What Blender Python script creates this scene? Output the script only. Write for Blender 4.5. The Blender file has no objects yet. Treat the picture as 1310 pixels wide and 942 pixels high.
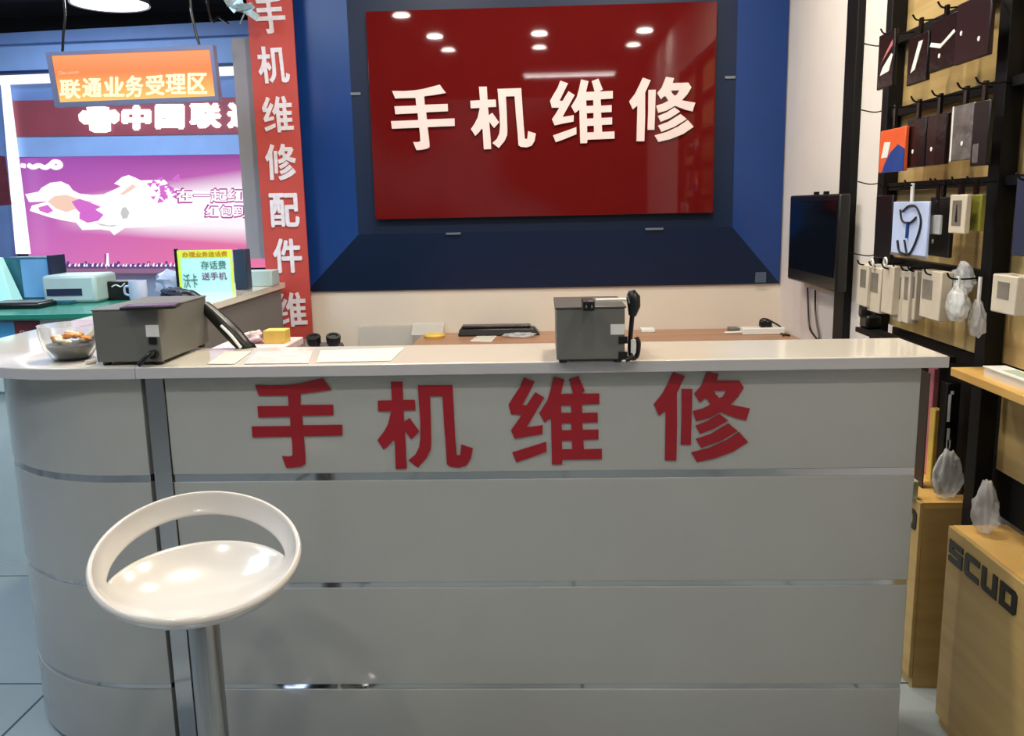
import bpy, bmesh, math, random
from mathutils import Vector, Matrix, geometry, noise
random.seed(7)
R = math.radians
C = bpy.context.scene.collection
scn = bpy.context.scene

# ---------------------------------------------------------------- camera (frame 1310 x 942)
FPX, YAW, PIT, ROL, CAMH = 1120.0, R(2.126), R(10.42), R(1.19), 1.40
CF = Vector((-math.sin(YAW)*math.cos(PIT), math.cos(YAW)*math.cos(PIT), -math.sin(PIT)))
_R0 = Vector((math.cos(YAW), math.sin(YAW), 0)); _U0 = _R0.cross(CF)
CR = math.cos(ROL)*_R0 - math.sin(ROL)*_U0
CU = math.sin(ROL)*_R0 + math.cos(ROL)*_U0
CAM = Vector((0, 0, CAMH))
def ray(x, y): return FPX*CF + (x-655)*CR + (471-y)*CU
def atY(x, y, Y): r = ray(x, y); return CAM + r*(Y/r.y)
def atZ(x, y, Z): r = ray(x, y); return CAM + r*((Z-CAMH)/r.z)
def atX(x, y, X): r = ray(x, y); return CAM + r*(X/r.x)

cd = bpy.data.cameras.new('camera'); cam = bpy.data.objects.new('camera', cd); C.objects.link(cam)
cd.sensor_width = 36; cd.lens = 36*FPX/1310; cd.clip_start = 0.02
M3 = Matrix((CR, CU, -CF)).transposed()
cam.matrix_world = Matrix.Translation(CAM) @ M3.to_4x4()
scn.camera = cam

# ---------------------------------------------------------------- materials
def lin(c):
    return tuple(((v/255)/12.92 if v/255 <= .04045 else ((v/255+.055)/1.055)**2.4) for v in c)
MATS = {}
def mat(name, rgb, rough=.5, metal=0, var=.06, scale=6, bump=0, bscale=60, coat=0, emit=0, ergb=None, trans=0, alpha=1, spec=.5, kind=None, rgb2=None, stretch=(1, 1, 1)):
    m = bpy.data.materials.new(name); m.use_nodes = True; nt = m.node_tree; N = nt.nodes; L = nt.links
    b = N['Principled BSDF']; col = lin(rgb)
    glow = col
    if emit >= .4: col = tuple(v*.12 for v in col)
    tc = N.new('ShaderNodeTexCoord'); mp = N.new('ShaderNodeMapping'); mp.inputs['Scale'].default_value = stretch
    L.new(tc.outputs['Object'], mp.inputs['Vector'])
    nz = N.new('ShaderNodeTexNoise'); nz.inputs['Scale'].default_value = scale; nz.inputs['Detail'].default_value = 4
    L.new(mp.outputs['Vector'], nz.inputs['Vector'])
    cr = N.new('ShaderNodeValToRGB')
    lo = col if rgb2 is None else lin(rgb2)
    cr.color_ramp.elements[0].position = .3; cr.color_ramp.elements[1].position = .7
    cr.color_ramp.elements[0].color = tuple(v*(1-var) for v in lo)+(1,)
    cr.color_ramp.elements[1].color = tuple(min(1, v*(1+var)) for v in col)+(1,)
    L.new(nz.outputs['Fac'], cr.inputs['Fac']); L.new(cr.outputs['Color'], b.inputs['Base Color'])
    b.inputs['Roughness'].default_value = rough; b.inputs['Metallic'].default_value = metal
    b.inputs['Coat Weight'].default_value = coat; b.inputs['Coat Roughness'].default_value = .05
    b.inputs['Specular IOR Level'].default_value = spec
    b.inputs['Transmission Weight'].default_value = trans; b.inputs['Alpha'].default_value = alpha
    if bump:
        n2 = N.new('ShaderNodeTexNoise'); n2.inputs['Scale'].default_value = bscale; n2.inputs['Detail'].default_value = 5
        L.new(mp.outputs['Vector'], n2.inputs['Vector'])
        bp = N.new('ShaderNodeBump'); bp.inputs['Strength'].default_value = bump; bp.inputs['Distance'].default_value = .01
        L.new(n2.outputs['Fac'], bp.inputs['Height']); L.new(bp.outputs['Normal'], b.inputs['Normal'])
    if emit:
        b.inputs['Emission Color'].default_value = (lin(ergb) if ergb else glow)+(1,); b.inputs['Emission Strength'].default_value = emit
    MATS[name] = m; return m

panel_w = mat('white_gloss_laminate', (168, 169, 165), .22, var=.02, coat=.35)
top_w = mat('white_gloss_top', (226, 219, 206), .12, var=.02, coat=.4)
chrome = mat('chrome_strip', (190, 190, 192), .07, 1, var=.03)
steel = mat('brushed_steel', (165, 165, 165), .22, 1, var=.1, scale=30, stretch=(8, 8, .3))
red_let = mat('crimson_vinyl', (150, 14, 30), .45, var=.06)
white_let = mat('white_foam', (226, 206, 204), .6, var=.03)
sign_red = mat('red_gloss_acrylic', (94, 18, 18), .03, var=.04)
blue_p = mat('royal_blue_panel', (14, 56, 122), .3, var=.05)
blue_d = mat('shaded_blue_panel', (7, 29, 60), .45, spec=.35, var=.05)  # panel blue darkened: shade of underside bevel and behind the sign put into colour
banner_r = mat('banner_red', (186, 70, 62), .5, var=.06)
banner_w = mat('banner_white', (228, 222, 232), .5, var=.08, scale=40)
wall_m = mat('cream_wall_paint', (214, 204, 190), .8, var=.02, bump=.05, bscale=150)
wall_r = mat('white_wall_paint', (226, 219, 214), .8, var=.02, bump=.05, bscale=150)
gray_pan = mat('gray_panel', (140, 142, 152), .5, var=.03)
ceil_m = mat('black_ceiling', (22, 22, 28), .8, var=.3, scale=3)
black = mat('black_plastic', (14, 14, 15), .35, var=.2)
black_m = mat('black_powder_coat', (9, 9, 9), .55, var=.2, spec=.25)
screen_m = mat('tv_screen_glass', (6, 8, 11), .12, var=.1)
wood = mat('maple_board', (192, 166, 112), .5, var=.05, scale=5, rgb2=(176, 148, 94), stretch=(1, .25, 6))
wood_s = mat('maple_shelf', (222, 180, 108), .4, var=.05, scale=5, rgb2=(208, 164, 92), stretch=(1, .25, 6))
desk_m = mat('brown_desk_wood', (176, 132, 102), .4, var=.06, scale=4, rgb2=(160, 114, 86), stretch=(.3, 5, 1))
gray_box = mat('gray_enamel', (104, 104, 99), .4, var=.05, bump=.03, bscale=400)
darkgray = mat('dark_gray_enamel', (70, 69, 67), .4, var=.06)
label_m = mat('white_sticker', (226, 226, 222), .6, var=.03)
paper = mat('white_paper', (206, 200, 188), .8, var=.03)
paper_p = mat('pink_leaflet', (200, 172, 182), .8, var=.25, scale=26, rgb2=(214, 200, 184))
seat_m = mat('white_abs', (208, 203, 197), .2, var=.02, coat=.4)
yellow = mat('yellow_card', (222, 186, 88), .6, var=.1, scale=20)
glass_m = mat('clear_glass', (250, 252, 252), .02, trans=1, var=0)
acryl = mat('clear_acrylic', (215, 212, 205), .15, var=.02, alpha=.45)
plastic_c = mat('clear_plastic_bag', (222, 224, 226), .1, var=.12, scale=14, alpha=.42, bump=.35, bscale=18)
candy_o = mat('orange_candy', (225, 140, 50), .35, var=.3, scale=40)
candy_w = mat('cream_candy', (225, 210, 180), .4, var=.3, scale=40)
maroon = mat('maroon_card', (34, 19, 22), .3, var=.15)
charcoal = mat('charcoal_card', (17, 16, 18), .25, var=.2, bump=.2, bscale=25)
silverb = mat('silver_pouch', (120, 118, 118), .22, .4, var=.3, scale=18, bump=.4, bscale=20)
white_pk = mat('white_pack', (206, 194, 174), .4, var=.06, scale=20)
gray_win = mat('gray_window_film', (122, 116, 106), .2, var=.2, scale=20)
orange_c = mat('orange_card', (225, 92, 42), .45, var=.1)
navy_c = mat('blue_card', (28, 66, 140), .4, var=.2, scale=15)
lime_c = mat('olive_green_card', (128, 126, 44), .45, var=.2, scale=12)
pale_blue = mat('pale_blue_card', (190, 205, 240), .3, var=.1, scale=10, bump=.25, bscale=20)
pink_c = mat('pink_card', (196, 112, 118), .5, var=.1)
cab_m = mat('cabinet_maple', (190, 160, 102), .45, var=.05, scale=4, rgb2=(178, 146, 88), stretch=(1, .3, 5))
soffit = mat('blue_lit_soffit', (150, 182, 232), .5, var=.05)  # blue tint of the cool light put into both soffit colours
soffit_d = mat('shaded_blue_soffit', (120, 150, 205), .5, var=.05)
dark_bl = mat('dark_blue_trim', (24, 46, 100), .5)
led_w = mat('white_led_tube', (235, 243, 255), .4, emit=1.25)
lamp_e = mat('lamp_glow', (255, 255, 255), .4, emit=3.0)
down_e = mat('downlight_glow', (255, 240, 222), .4, emit=28)
tube_e = mat('tube_glow', (255, 248, 240), .4, emit=10)
lamp_sh = mat('lamp_shade_gray', (110, 118, 125), .4, .3)
fascia_r = mat('brick_red_fascia', (160, 72, 84), .5, var=.06)
fascia_l = mat('glowing_white_letters', (255, 255, 255), .4, emit=1.6)
orange_e = mat('orange_light_panel', (255, 136, 70), .4, emit=.95, var=.05)
orange_t = mat('cream_light_letters', (255, 240, 196), .4, emit=1.15)
alu = mat('gray_blue_aluminium', (122, 128, 160), .35, .4, var=.06)
teal_top = mat('green_glass_top', (36, 128, 110), .25, var=.1)
ctr_white = mat('pale_blue_counter_front', (190, 208, 210), .3, var=.06)
ctr_blue = mat('sky_blue_panel', (70, 150, 200), .4, var=.06)
dk_red = mat('dark_red_poster', (96, 40, 52), .4, var=.2, scale=12)
mon_b = mat('pale_blue_cabinet_face', (110, 165, 215), .25, var=.12, scale=4)
teal_d = mat('dark_teal_plastic', (40, 96, 112), .3, var=.2)
prn_w = mat('pale_gray_plastic', (176, 202, 205), .35, var=.06)
bluewhite = mat('bluish_white_plastic', (190, 205, 235), .4, var=.1)
navy_bx = mat('navy_box', (36, 46, 72), .4, var=.1)
card_t = mat('pale_cyan_card', (172, 230, 228), .5, var=.05, emit=.25)  # faint glow added to the colour; card and folder are no lamps
card_y = mat('lime_yellow_card', (200, 232, 70), .5, var=.1, emit=.25)  # same faint glow added to the card's yellow strips
card_o = mat('orange_ink', (214, 140, 30), .5)
card_p = mat('purple_ink', (120, 70, 140), .5)
card_k = mat('teal_ink', (80, 130, 140), .5)

def floor_mat():
    m = bpy.data.materials.new('pale_tile_floor'); m.use_nodes = True; nt = m.node_tree; N = nt.nodes; L = nt.links
    b = N['Principled BSDF']; tc = N.new('ShaderNodeTexCoord'); br = N.new('ShaderNodeTexBrick')
    br.offset = 0; br.inputs['Scale'].default_value = 1
    br.inputs['Brick Width'].default_value = .8; br.inputs['Row Height'].default_value = .8; br.inputs['Mortar Size'].default_value = .004
    br.inputs['Color1'].default_value = lin((158, 168, 170))+(1,); br.inputs['Color2'].default_value = lin((152, 163, 166))+(1,)
    br.inputs['Mortar'].default_value = lin((58, 64, 66))+(1,)
    L.new(tc.outputs['Object'], br.inputs['Vector'])
    nz = N.new('ShaderNodeTexNoise'); nz.inputs['Scale'].default_value = 3; nz.inputs['Detail'].default_value = 6
    L.new(tc.outputs['Object'], nz.inputs['Vector'])
    mx = N.new('ShaderNodeMix'); mx.data_type = 'RGBA'; mx.blend_type = 'MULTIPLY'; mx.inputs[0].default_value = .25
    L.new(br.outputs['Color'], mx.inputs[6]); L.new(nz.outputs['Fac'], mx.inputs[7]); L.new(mx.outputs[2], b.inputs['Base Color'])
    b.inputs['Roughness'].default_value = .14
    return m
floor_m = floor_mat()

def billboard_mat():      # a lit printed panel: purple at the left and top, pink below, white burst across the right half
    m = bpy.data.materials.new('purple_lit_poster'); m.use_nodes = True; nt = m.node_tree; N = nt.nodes; L = nt.links
    b = N['Principled BSDF']; tc = N.new('ShaderNodeTexCoord'); sp = N.new('ShaderNodeSeparateXYZ')
    L.new(tc.outputs['Generated'], sp.inputs[0])
    def mth(op, a, bb=None, clamp=False):
        n = N.new('ShaderNodeMath'); n.operation = op; n.use_clamp = clamp
        for i, v in enumerate((a, bb)):
            if v is None: continue
            if isinstance(v, (int, float)): n.inputs[i].default_value = v
            else: L.new(v, n.inputs[i])
        return n.outputs[0]
    def mix(f, a, bb):
        n = N.new('ShaderNodeMix'); n.data_type = 'RGBA'; L.new(f, n.inputs[0])
        for k, v in ((6, a), (7, bb)):
            if isinstance(v, tuple): n.inputs[k].default_value = lin(v)+(1,)
            else: L.new(v, n.inputs[k])
        return n.outputs[2]
    x, z = sp.outputs[0], sp.outputs[2]
    cr = N.new('ShaderNodeValToRGB'); L.new(z, cr.inputs[0]); e = cr.color_ramp.elements
    e[0].position = 0; e[0].color = lin((234, 122, 165))+(1,); e[1].position = 1; e[1].color = lin((150, 74, 150))+(1,)
    for p, c in ((.25, (228, 114, 168)), (.55, (222, 120, 190)), (.85, (190, 96, 180))):
        k = e.new(p); k.color = lin(c)+(1,)
    cl = N.new('ShaderNodeValToRGB'); L.new(z, cl.inputs[0]); e = cl.color_ramp.elements
    e[0].position = 0; e[0].color = lin((212, 116, 192))+(1,); e[1].position = 1; e[1].color = lin((168, 86, 182))+(1,)
    base = mix(mth('MULTIPLY', x, 1.3, True), cl.outputs[0], cr.outputs[0])
    dz = mth('ABSOLUTE', mth('SUBTRACT', z, mth('ADD', .50, mth('MULTIPLY', x, .03))))
    band = mth('SUBTRACT', 1.0, mth('DIVIDE', dz, mth('ADD', .12, mth('MULTIPLY', x, .24))), True)
    gx = mth('MULTIPLY', mth('SUBTRACT', x, .12), 2.6, True)
    burst = mth('MULTIPLY', mth('MULTIPLY', band, 2.0, True), gx, True)
    col = mix(burst, base, (255, 248, 255))
    L.new(col, b.inputs['Emission Color']); b.inputs['Emission Strength'].default_value = 1.0
    b.inputs['Base Color'].default_value = (0, 0, 0, 1); b.inputs['Roughness'].default_value = .3
    return m

# ---------------------------------------------------------------- mesh builder (world coordinates)
class MB:
    def __init__(s): s.bm = bmesh.new()
    def box(s, x0, x1, y0, y1, z0, z1):
        v = [s.bm.verts.new(p) for p in ((x0,y0,z0),(x1,y0,z0),(x1,y1,z0),(x0,y1,z0),(x0,y0,z1),(x1,y0,z1),(x1,y1,z1),(x0,y1,z1))]
        for f in ((0,3,2,1),(4,5,6,7),(0,1,5,4),(1,2,6,5),(2,3,7,6),(3,0,4,7)): s.bm.faces.new([v[i] for i in f])
        return s
    def obox(s, c, size, M=None):
        M = M or Matrix.Identity(3); c = Vector(c); h = [d/2 for d in size]
        v = [s.bm.verts.new(c + M @ Vector((a*h[0], b*h[1], d*h[2]))) for d in (-1,1) for a, b in ((-1,-1),(1,-1),(1,1),(-1,1))]
        for f in ((0,3,2,1),(4,5,6,7),(0,1,5,4),(1,2,6,5),(2,3,7,6),(3,0,4,7)): s.bm.faces.new([v[i] for i in f])
        return s
    def hexa(s, pts):         # 8 points, bottom ring then top ring
        v = [s.bm.verts.new(p) for p in pts]
        for f in ((0,3,2,1),(4,5,6,7),(0,1,5,4),(1,2,6,5),(2,3,7,6),(3,0,4,7)): s.bm.faces.new([v[i] for i in f])
        return s
    def quad(s, *p): s.bm.faces.new([s.bm.verts.new(q) for q in p]); return s
    def tube(s, pts, r, seg=10, cap=True):
        pts = [Vector(p) for p in pts]; rs = r if isinstance(r, (list, tuple)) else [r]*len(pts); rings = []; up = Vector((0,0,1))
        for i, p in enumerate(pts):
            t = (pts[min(i+1, len(pts)-1)] - pts[max(i-1, 0)]).normalized()
            if i == 0:
                a = t.cross(up) if abs(t.z) < .95 else t.cross(Vector((1,0,0)))
                a.normalize()
            else:
                a = (a - t*a.dot(t)).normalized()
            b = t.cross(a)
            rings.append([s.bm.verts.new(p + rs[i]*(math.cos(k*2*math.pi/seg)*a + math.sin(k*2*math.pi/seg)*b)) for k in range(seg)])
        for A, B in zip(rings, rings[1:]):
            for k in range(seg): s.bm.faces.new((A[k], A[(k+1)%seg], B[(k+1)%seg], B[k]))
        if cap: s.bm.faces.new(rings[0][::-1]); s.bm.faces.new(rings[-1])
        return s
    def lathe(s, c, prof, seg=32, axis=Vector((0,0,1))):
        c = Vector(c); q = Vector((0,0,1)).rotation_difference(axis); rings = []
        for r, z in prof:
            if r < 1e-6: rings.append([s.bm.verts.new(c + q @ Vector((0,0,z)))])
            else: rings.append([s.bm.verts.new(c + q @ Vector((r*math.cos(k*2*math.pi/seg), r*math.sin(k*2*math.pi/seg), z))) for k in range(seg)])
        for A, B in zip(rings, rings[1:]):
            for k in range(seg):
                k2 = (k+1)%seg
                if len(A) == 1 and len(B) > 1: s.bm.faces.new((A[0], B[k2], B[k]))
                elif len(B) == 1 and len(A) > 1: s.bm.faces.new((A[k], A[k2], B[0]))
                elif len(A) > 1: s.bm.faces.new((A[k], A[k2], B[k2], B[k]))
        return s
    def poly(s, loops, fn, thick):    # loops of 2D points (outer, holes...), fn maps 2D -> 3D, thick = Vector to extrude along
        pts = [[Vector((p[0], p[1], 0)) for p in lp] for lp in loops]
        tris = geometry.tessellate_polygon(pts); flat = [p for lp in loops for p in lp]
        f0 = [s.bm.verts.new(fn(*p)) for p in flat]; f1 = [s.bm.verts.new(Vector(fn(*p)) + thick) for p in flat]
        for t in tris:
            for L_, o in ((f0, 1), (f1, -1)):
                try: s.bm.faces.new([L_[i] for i in t][::o])
                except ValueError: pass
        o = 0
        for lp in loops:
            n = len(lp)
            for i in range(n):
                j = (i+1)%n; s.bm.faces.new((f0[o+i], f0[o+j], f1[o+j], f1[o+i]))
            o += n
        return s
    def ball(s, c, r, sc=(1,1,1), sub=2, jit=0):
        ret = bmesh.ops.create_icosphere(s.bm, subdivisions=sub, radius=1)
        for v in ret['verts']:
            d = 1 + jit*noise.noise(v.co*2.3 + Vector(c)*9)
            v.co = Vector(c) + Vector((v.co.x*r*sc[0]*d, v.co.y*r*sc[1]*d, v.co.z*r*sc[2]*d))
        return s
    def bagshape(s, c, r, sc):    # a slumped bag: flat foot, folds running up to a gathered top
        ret = bmesh.ops.create_icosphere(s.bm, subdivisions=4, radius=1); c = Vector(c)
        for v in ret['verts']:
            p = v.co.copy(); a = math.atan2(p.y, p.x); h = (p.z+1)/2
            k = (1.04-.30*h**2) * (1+.07*math.sin(7*a+4*h+c.x*40)+.34*noise.noise(p*1.9+c*7)+.16*noise.noise(p*5+c*5))
            v.co = c + Vector((p.x*r*sc[0]*k, p.y*r*sc[1]*k, max(-1, p.z*1.02+.22*noise.noise(p*2.6+c*3))*r*sc[2]))
        return s
    def strip(s, path, z0, z1, th):   # a wall along a 2D path, thickness to the path's left
        n = len(path); nor = []
        for i in range(n):
            a = Vector(path[max(i-1,0)]); b = Vector(path[min(i+1,n-1)]); t = (b-a).normalized(); nor.append(Vector((-t.y, t.x)))
        o = [Vector(p) for p in path]; q = [p + k*th for p, k in zip(o, nor)]
        V = [[s.bm.verts.new((p.x, p.y, z)) for p in L_] for L_, z in ((o,z0),(o,z1),(q,z0),(q,z1))]
        for i in range(n-1):
            s.bm.faces.new((V[0][i], V[0][i+1], V[1][i+1], V[1][i])); s.bm.faces.new((V[2][i+1], V[2][i], V[3][i], V[3][i+1]))
            s.bm.faces.new((V[1][i], V[1][i+1], V[3][i+1], V[3][i])); s.bm.faces.new((V[0][i+1], V[0][i], V[2][i], V[2][i+1]))
        for i in (0, n-1): s.bm.faces.new((V[0][i], V[1][i], V[3][i], V[2][i]))
        return s
    def build(s, name, m, parent=None, bevel=0, smooth=35, local=None, seg=2):
        bmesh.ops.recalc_face_normals(s.bm, faces=s.bm.faces)
        off = local if local is not None else (parent_world(parent) if parent else None)
        if off is None:                       # a top-level mesh: origin at its own base
            lo = [min(v.co[i] for v in s.bm.verts) for i in range(3)]; hi = [max(v.co[i] for v in s.bm.verts) for i in range(3)]
            off = Vector(((lo[0]+hi[0])/2, (lo[1]+hi[1])/2, lo[2])); place = off
        else: place = Vector((0,0,0)) if parent else off
        for v in s.bm.verts: v.co -= off
        me = bpy.data.meshes.new(name); s.bm.to_mesh(me); s.bm.free(); me.materials.append(m)
        if smooth:
            me.shade_smooth(); me.set_sharp_from_angle(angle=R(smooth))
        o = bpy.data.objects.new(name, me); C.objects.link(o); o.location = place
        if parent: o.parent = parent
        if bevel:
            b = o.modifiers.new('bevel', 'BEVEL'); b.width = bevel; b.segments = seg; b.limit_method = 'ANGLE'; b.angle_limit = R(40)
        return o
def parent_world(p):
    v = Vector((0,0,0))
    while p: v += p.location; p = p.parent
    return v
def tag(o, label, cat, group=None, kind=None):
    if label: o['label'] = label
    if cat: o['category'] = cat
    if group: o['group'] = group
    if kind: o['kind'] = kind
    return o
def thing(name, label, cat, loc, group=None):
    o = bpy.data.objects.new(name, None); C.objects.link(o); o.location = loc; o.empty_display_size = .05
    return tag(o, label, cat, group)
def struct(o): o['kind'] = 'structure'; return o

# text through the built-in font, returned as 2D mesh data normalised to a unit box
def text_mesh(s):
    cu = bpy.data.curves.new('text', 'FONT'); cu.body = s; cu.size = 1; cu.resolution_u = 3
    o = bpy.data.objects.new('text', cu); C.objects.link(o); dg = bpy.context.evaluated_depsgraph_get()
    me = bpy.data.meshes.new_from_object(o.evaluated_get(dg)); bpy.data.objects.remove(o); bpy.data.curves.remove(cu); return me
def text(name, s, m, parent, fn, bold=.02, thick=None):
    """place text s with fn(u, v) mapping the unit box of the text to 3D"""
    me = text_mesh(s); xs = [v.co.x for v in me.vertices]; ys = [v.co.y for v in me.vertices]
    x0, x1, y0, y1 = min(xs), max(xs), min(ys), max(ys); off = parent_world(parent)
    bm = bmesh.new(); bm.from_mesh(me); bpy.data.meshes.remove(me)
    bmesh.ops.remove_doubles(bm, verts=bm.verts, dist=1e-5)
    if bold:                                   # heavier strokes: shifted copies of the glyph laid over one another
        base = bm.faces[:]
        for k in range(6):
            ret = bmesh.ops.duplicate(bm, geom=base)
            for v in [g for g in ret['geom'] if isinstance(g, bmesh.types.BMVert)]: v.co += Vector((bold*math.cos(k*math.pi/3), bold*math.sin(k*math.pi/3), k+1))
        x0 -= bold; x1 += bold; y0 -= bold; y1 += bold
    step = (thick.normalized() if thick is not None else Vector((0,-1,0)))*.00025
    for v in bm.verts: v.co = Vector(fn((v.co.x-x0)/(x1-x0), (v.co.y-y0)/(y1-y0))) + step*v.co.z
    if thick is not None:
        ret = bmesh.ops.extrude_face_region(bm, geom=bm.faces[:])
        for v in [g for g in ret['geom'] if isinstance(g, bmesh.types.BMVert)]: v.co += thick
    b = MB(); b.bm.free(); b.bm = bm
    return b.build(name, m, parent, smooth=0)
def quadmap(a, b, c, d):     # a lower-left, b lower-right, c upper-right, d upper-left
    a, b, c, d = map(Vector, (a, b, c, d))
    return lambda u, v: (a*(1-u)+b*u)*(1-v) + (d*(1-u)+c*u)*v

# ---------------------------------------------------------------- the four characters, as outlines (pixel-like units, y down)
G = {}
G['hand'] = ((300,470), [[[(170,142),(300,147),(430,142),(520,130),(620,108),(712,88),(778,180),(650,198),(530,210),(532,303),(793,300),(795,382),(545,387),(550,466),(866,462),(866,546),(556,551),(564,640),(570,720),(570,775),(540,793),(480,803),(420,806),(384,713),(440,716),(468,708),(468,640),(462,555),(148,560),(142,475),(453,471),(450,394),(195,400),(188,312),(438,310),(432,225),(200,226)]]])
G['machine'] = ((460,470), [[[(253,117),(345,117),(350,262),(446,262),(450,343),(354,345),(359,435),(403,408),(480,515),(418,578),(364,505),(372,650),(380,812),(292,814),(284,588),(272,582),(235,625),(195,660),(146,583),(195,518),(230,455),(257,350),(150,352),(148,268),(262,265)]],
    [[(470,145),(748,143),(752,250),(760,400),(768,550),(780,705),(808,708),(818,620),(910,650),(895,730),(860,785),(800,803),(730,795),(702,775),(695,640),(680,450),(668,230),(566,230),(572,400),(575,600),(572,660),(540,725),(470,803),(395,745),(450,700),(480,640),(490,560),(488,430),(478,270)]]])
G['maintain'] = ((630,470), [[[(252,82),(340,115),(300,190),(240,303),(275,305),(345,200),(416,244),(340,370),(272,482),(404,465),(402,535),(290,552),(180,572),(150,505),(190,450),(238,378),(150,376),(130,300),(170,235),(220,160)]],
    [[(160,683),(300,640),(433,598),(435,675),(300,725),(192,760)]],
    [[(492,75),(578,97),(548,214),(650,212),(615,97),(692,72),(742,190),(700,212),(858,210),(858,292),(718,297),(722,368),(845,365),(845,440),(722,443),(726,503),(850,500),(850,576),(730,580),(734,658),(878,655),(878,735),(562,740),(558,778),(478,778),(470,405),(418,442),(376,368),(440,270),(470,170)],
     [(550,305),(632,303),(634,365),(552,367)],[(556,448),(634,446),(634,505),(558,507)],[(558,588),(638,586),(640,658),(560,660)]]])
G['repair'] = ((810,470), [[[(322,38),(414,70),(350,205),(352,470),(345,746),(254,746),(262,345),(207,387),(165,297),(235,210),(285,115)]],
    [[(389,175),(474,175),(468,400),(462,620),(382,620),(388,400)]],
    [[(592,36),(684,52),(668,106),(850,106),(887,160),(840,235),(778,300),(935,330),(905,425),(820,405),(700,358),(610,405),(505,432),(480,352),(560,330),(622,300),(590,250),(570,250),(535,282),(490,212),(545,150)],[(648,188),(748,186),(720,235),(693,248),(665,220)]],
    [[(500,468),(600,430),(695,375),(760,425),(650,490),(535,533)]],
    [[(503,575),(620,535),(765,450),(838,510),(700,590),(545,645)]],
    [[(465,683),(600,650),(740,590),(850,520),(920,598),(800,675),(650,730),(510,758)]]])
ZS = 1130/180
def glyph_bbox(k):
    p = [q for st in G[k][1] for lp in st for q in lp]
    return min(a for a, _ in p), max(a for a, _ in p), min(b for _, b in p), max(b for _, b in p)
def glyph(k, m, parent, fn, thick, name='character', bevel=0):
    b = MB()
    for st in G[k][1]: b.poly(st, fn, thick)
    return b.build(name, m, parent, smooth=0, bevel=bevel)
def glyph_box(k, m, parent, corners, thick):     # corners: lower-left, lower-right, upper-right, upper-left
    x0, x1, y0, y1 = glyph_bbox(k); q = quadmap(*corners)
    return glyph(k, m, parent, lambda x, y: q((x-x0)/(x1-x0), (y1-y)/(y1-y0)), thick)
CHARS = ('hand', 'machine', 'maintain', 'repair')

# ================================================================ THE SETTING
XW, YW = 1.235, 4.60            # right wall, back wall
ZC = 3.05
struct(MB().box(-7, 4, -5, 8.2, -.05, 0).build('floor', floor_m, smooth=0))
struct(MB().box(-7, 4, -5, 8.2, ZC, ZC+.05).build('ceiling', ceil_m, smooth=0))
struct(MB().box(-1.425, XW+.1, YW, YW+.1, 0, ZC).build('wall_back', wall_m, smooth=0))
struct(MB().box(XW, XW+.1, -1.5, YW, 0, ZC).build('wall_right', wall_r, smooth=0))
struct(MB().box(-7, -1.0, 7.6, 7.7, 0, ZC).build('wall_far', ceil_m, smooth=0))
# black upright on the right wall
struct(MB().box(XW-.03, XW, 3.54, 3.665, 0, ZC).build('trim_1', black_m, bevel=.003))
# gray hanging panel behind the banner
a = atY(300, 50, 4.56); b = atY(313, 331, 4.56)
struct(MB().box(-1.535, -1.425, 4.54, 4.60, b.z, a.z).build('trim_2', gray_pan, smooth=0))

# ================================================================ COUNTERS
UZ, TZ = 1.017, 1.045
ROWS = [(.0, .193), (.207, .470), (.484, .750), (.769, UZ)]
SLOTS = [(.193, .207), (.470, .484), (.750, .769)]
def arc(cx, cy, r, a0, a1, n): return [(cx+r*math.cos(R(a0+(a1-a0)*i/n)), cy+r*math.sin(R(a0+(a1-a0)*i/n))) for i in range(n+1)]
ctr = thing('front_counter', 'straight white counter with four crimson Chinese characters and chrome strips', 'counter', (0, 2.15, 0))
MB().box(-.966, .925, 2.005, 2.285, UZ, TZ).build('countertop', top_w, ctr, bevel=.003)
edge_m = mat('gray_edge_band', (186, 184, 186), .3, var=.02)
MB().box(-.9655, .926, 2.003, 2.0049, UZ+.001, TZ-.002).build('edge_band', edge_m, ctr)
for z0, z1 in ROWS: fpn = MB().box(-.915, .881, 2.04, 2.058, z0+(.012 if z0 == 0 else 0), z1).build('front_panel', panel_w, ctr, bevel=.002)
for z0, z1 in SLOTS: MB().box(-.915, .880, 2.0435, 2.056, z0, z1).build('chrome_strip', chrome, ctr)
MB().box(.862, .8805, 2.0585, 2.27, 0, UZ).build('side_panel', panel_w, ctr)
MB().box(-.915, .861, 2.252, 2.27, 0, UZ).build('back_panel', panel_w, ctr)
MB().hexa([(-.972,2.052,.0),(-.955,2.026,.0),(-.916,2.034,.0),(-.916,2.07,.0),(-.972,2.052,UZ),(-.955,2.026,UZ),(-.916,2.034,UZ),(-.916,2.07,UZ)]).build('corner_post', chrome, ctr, smooth=0)
for k in CHARS:
    ox, oy = G[k][0]
    glyph(k, red_let, fpn, lambda x, y: atY(ox+x/ZS, oy+y/ZS, 2.0395), Vector((0, -.004, 0)))

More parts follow.
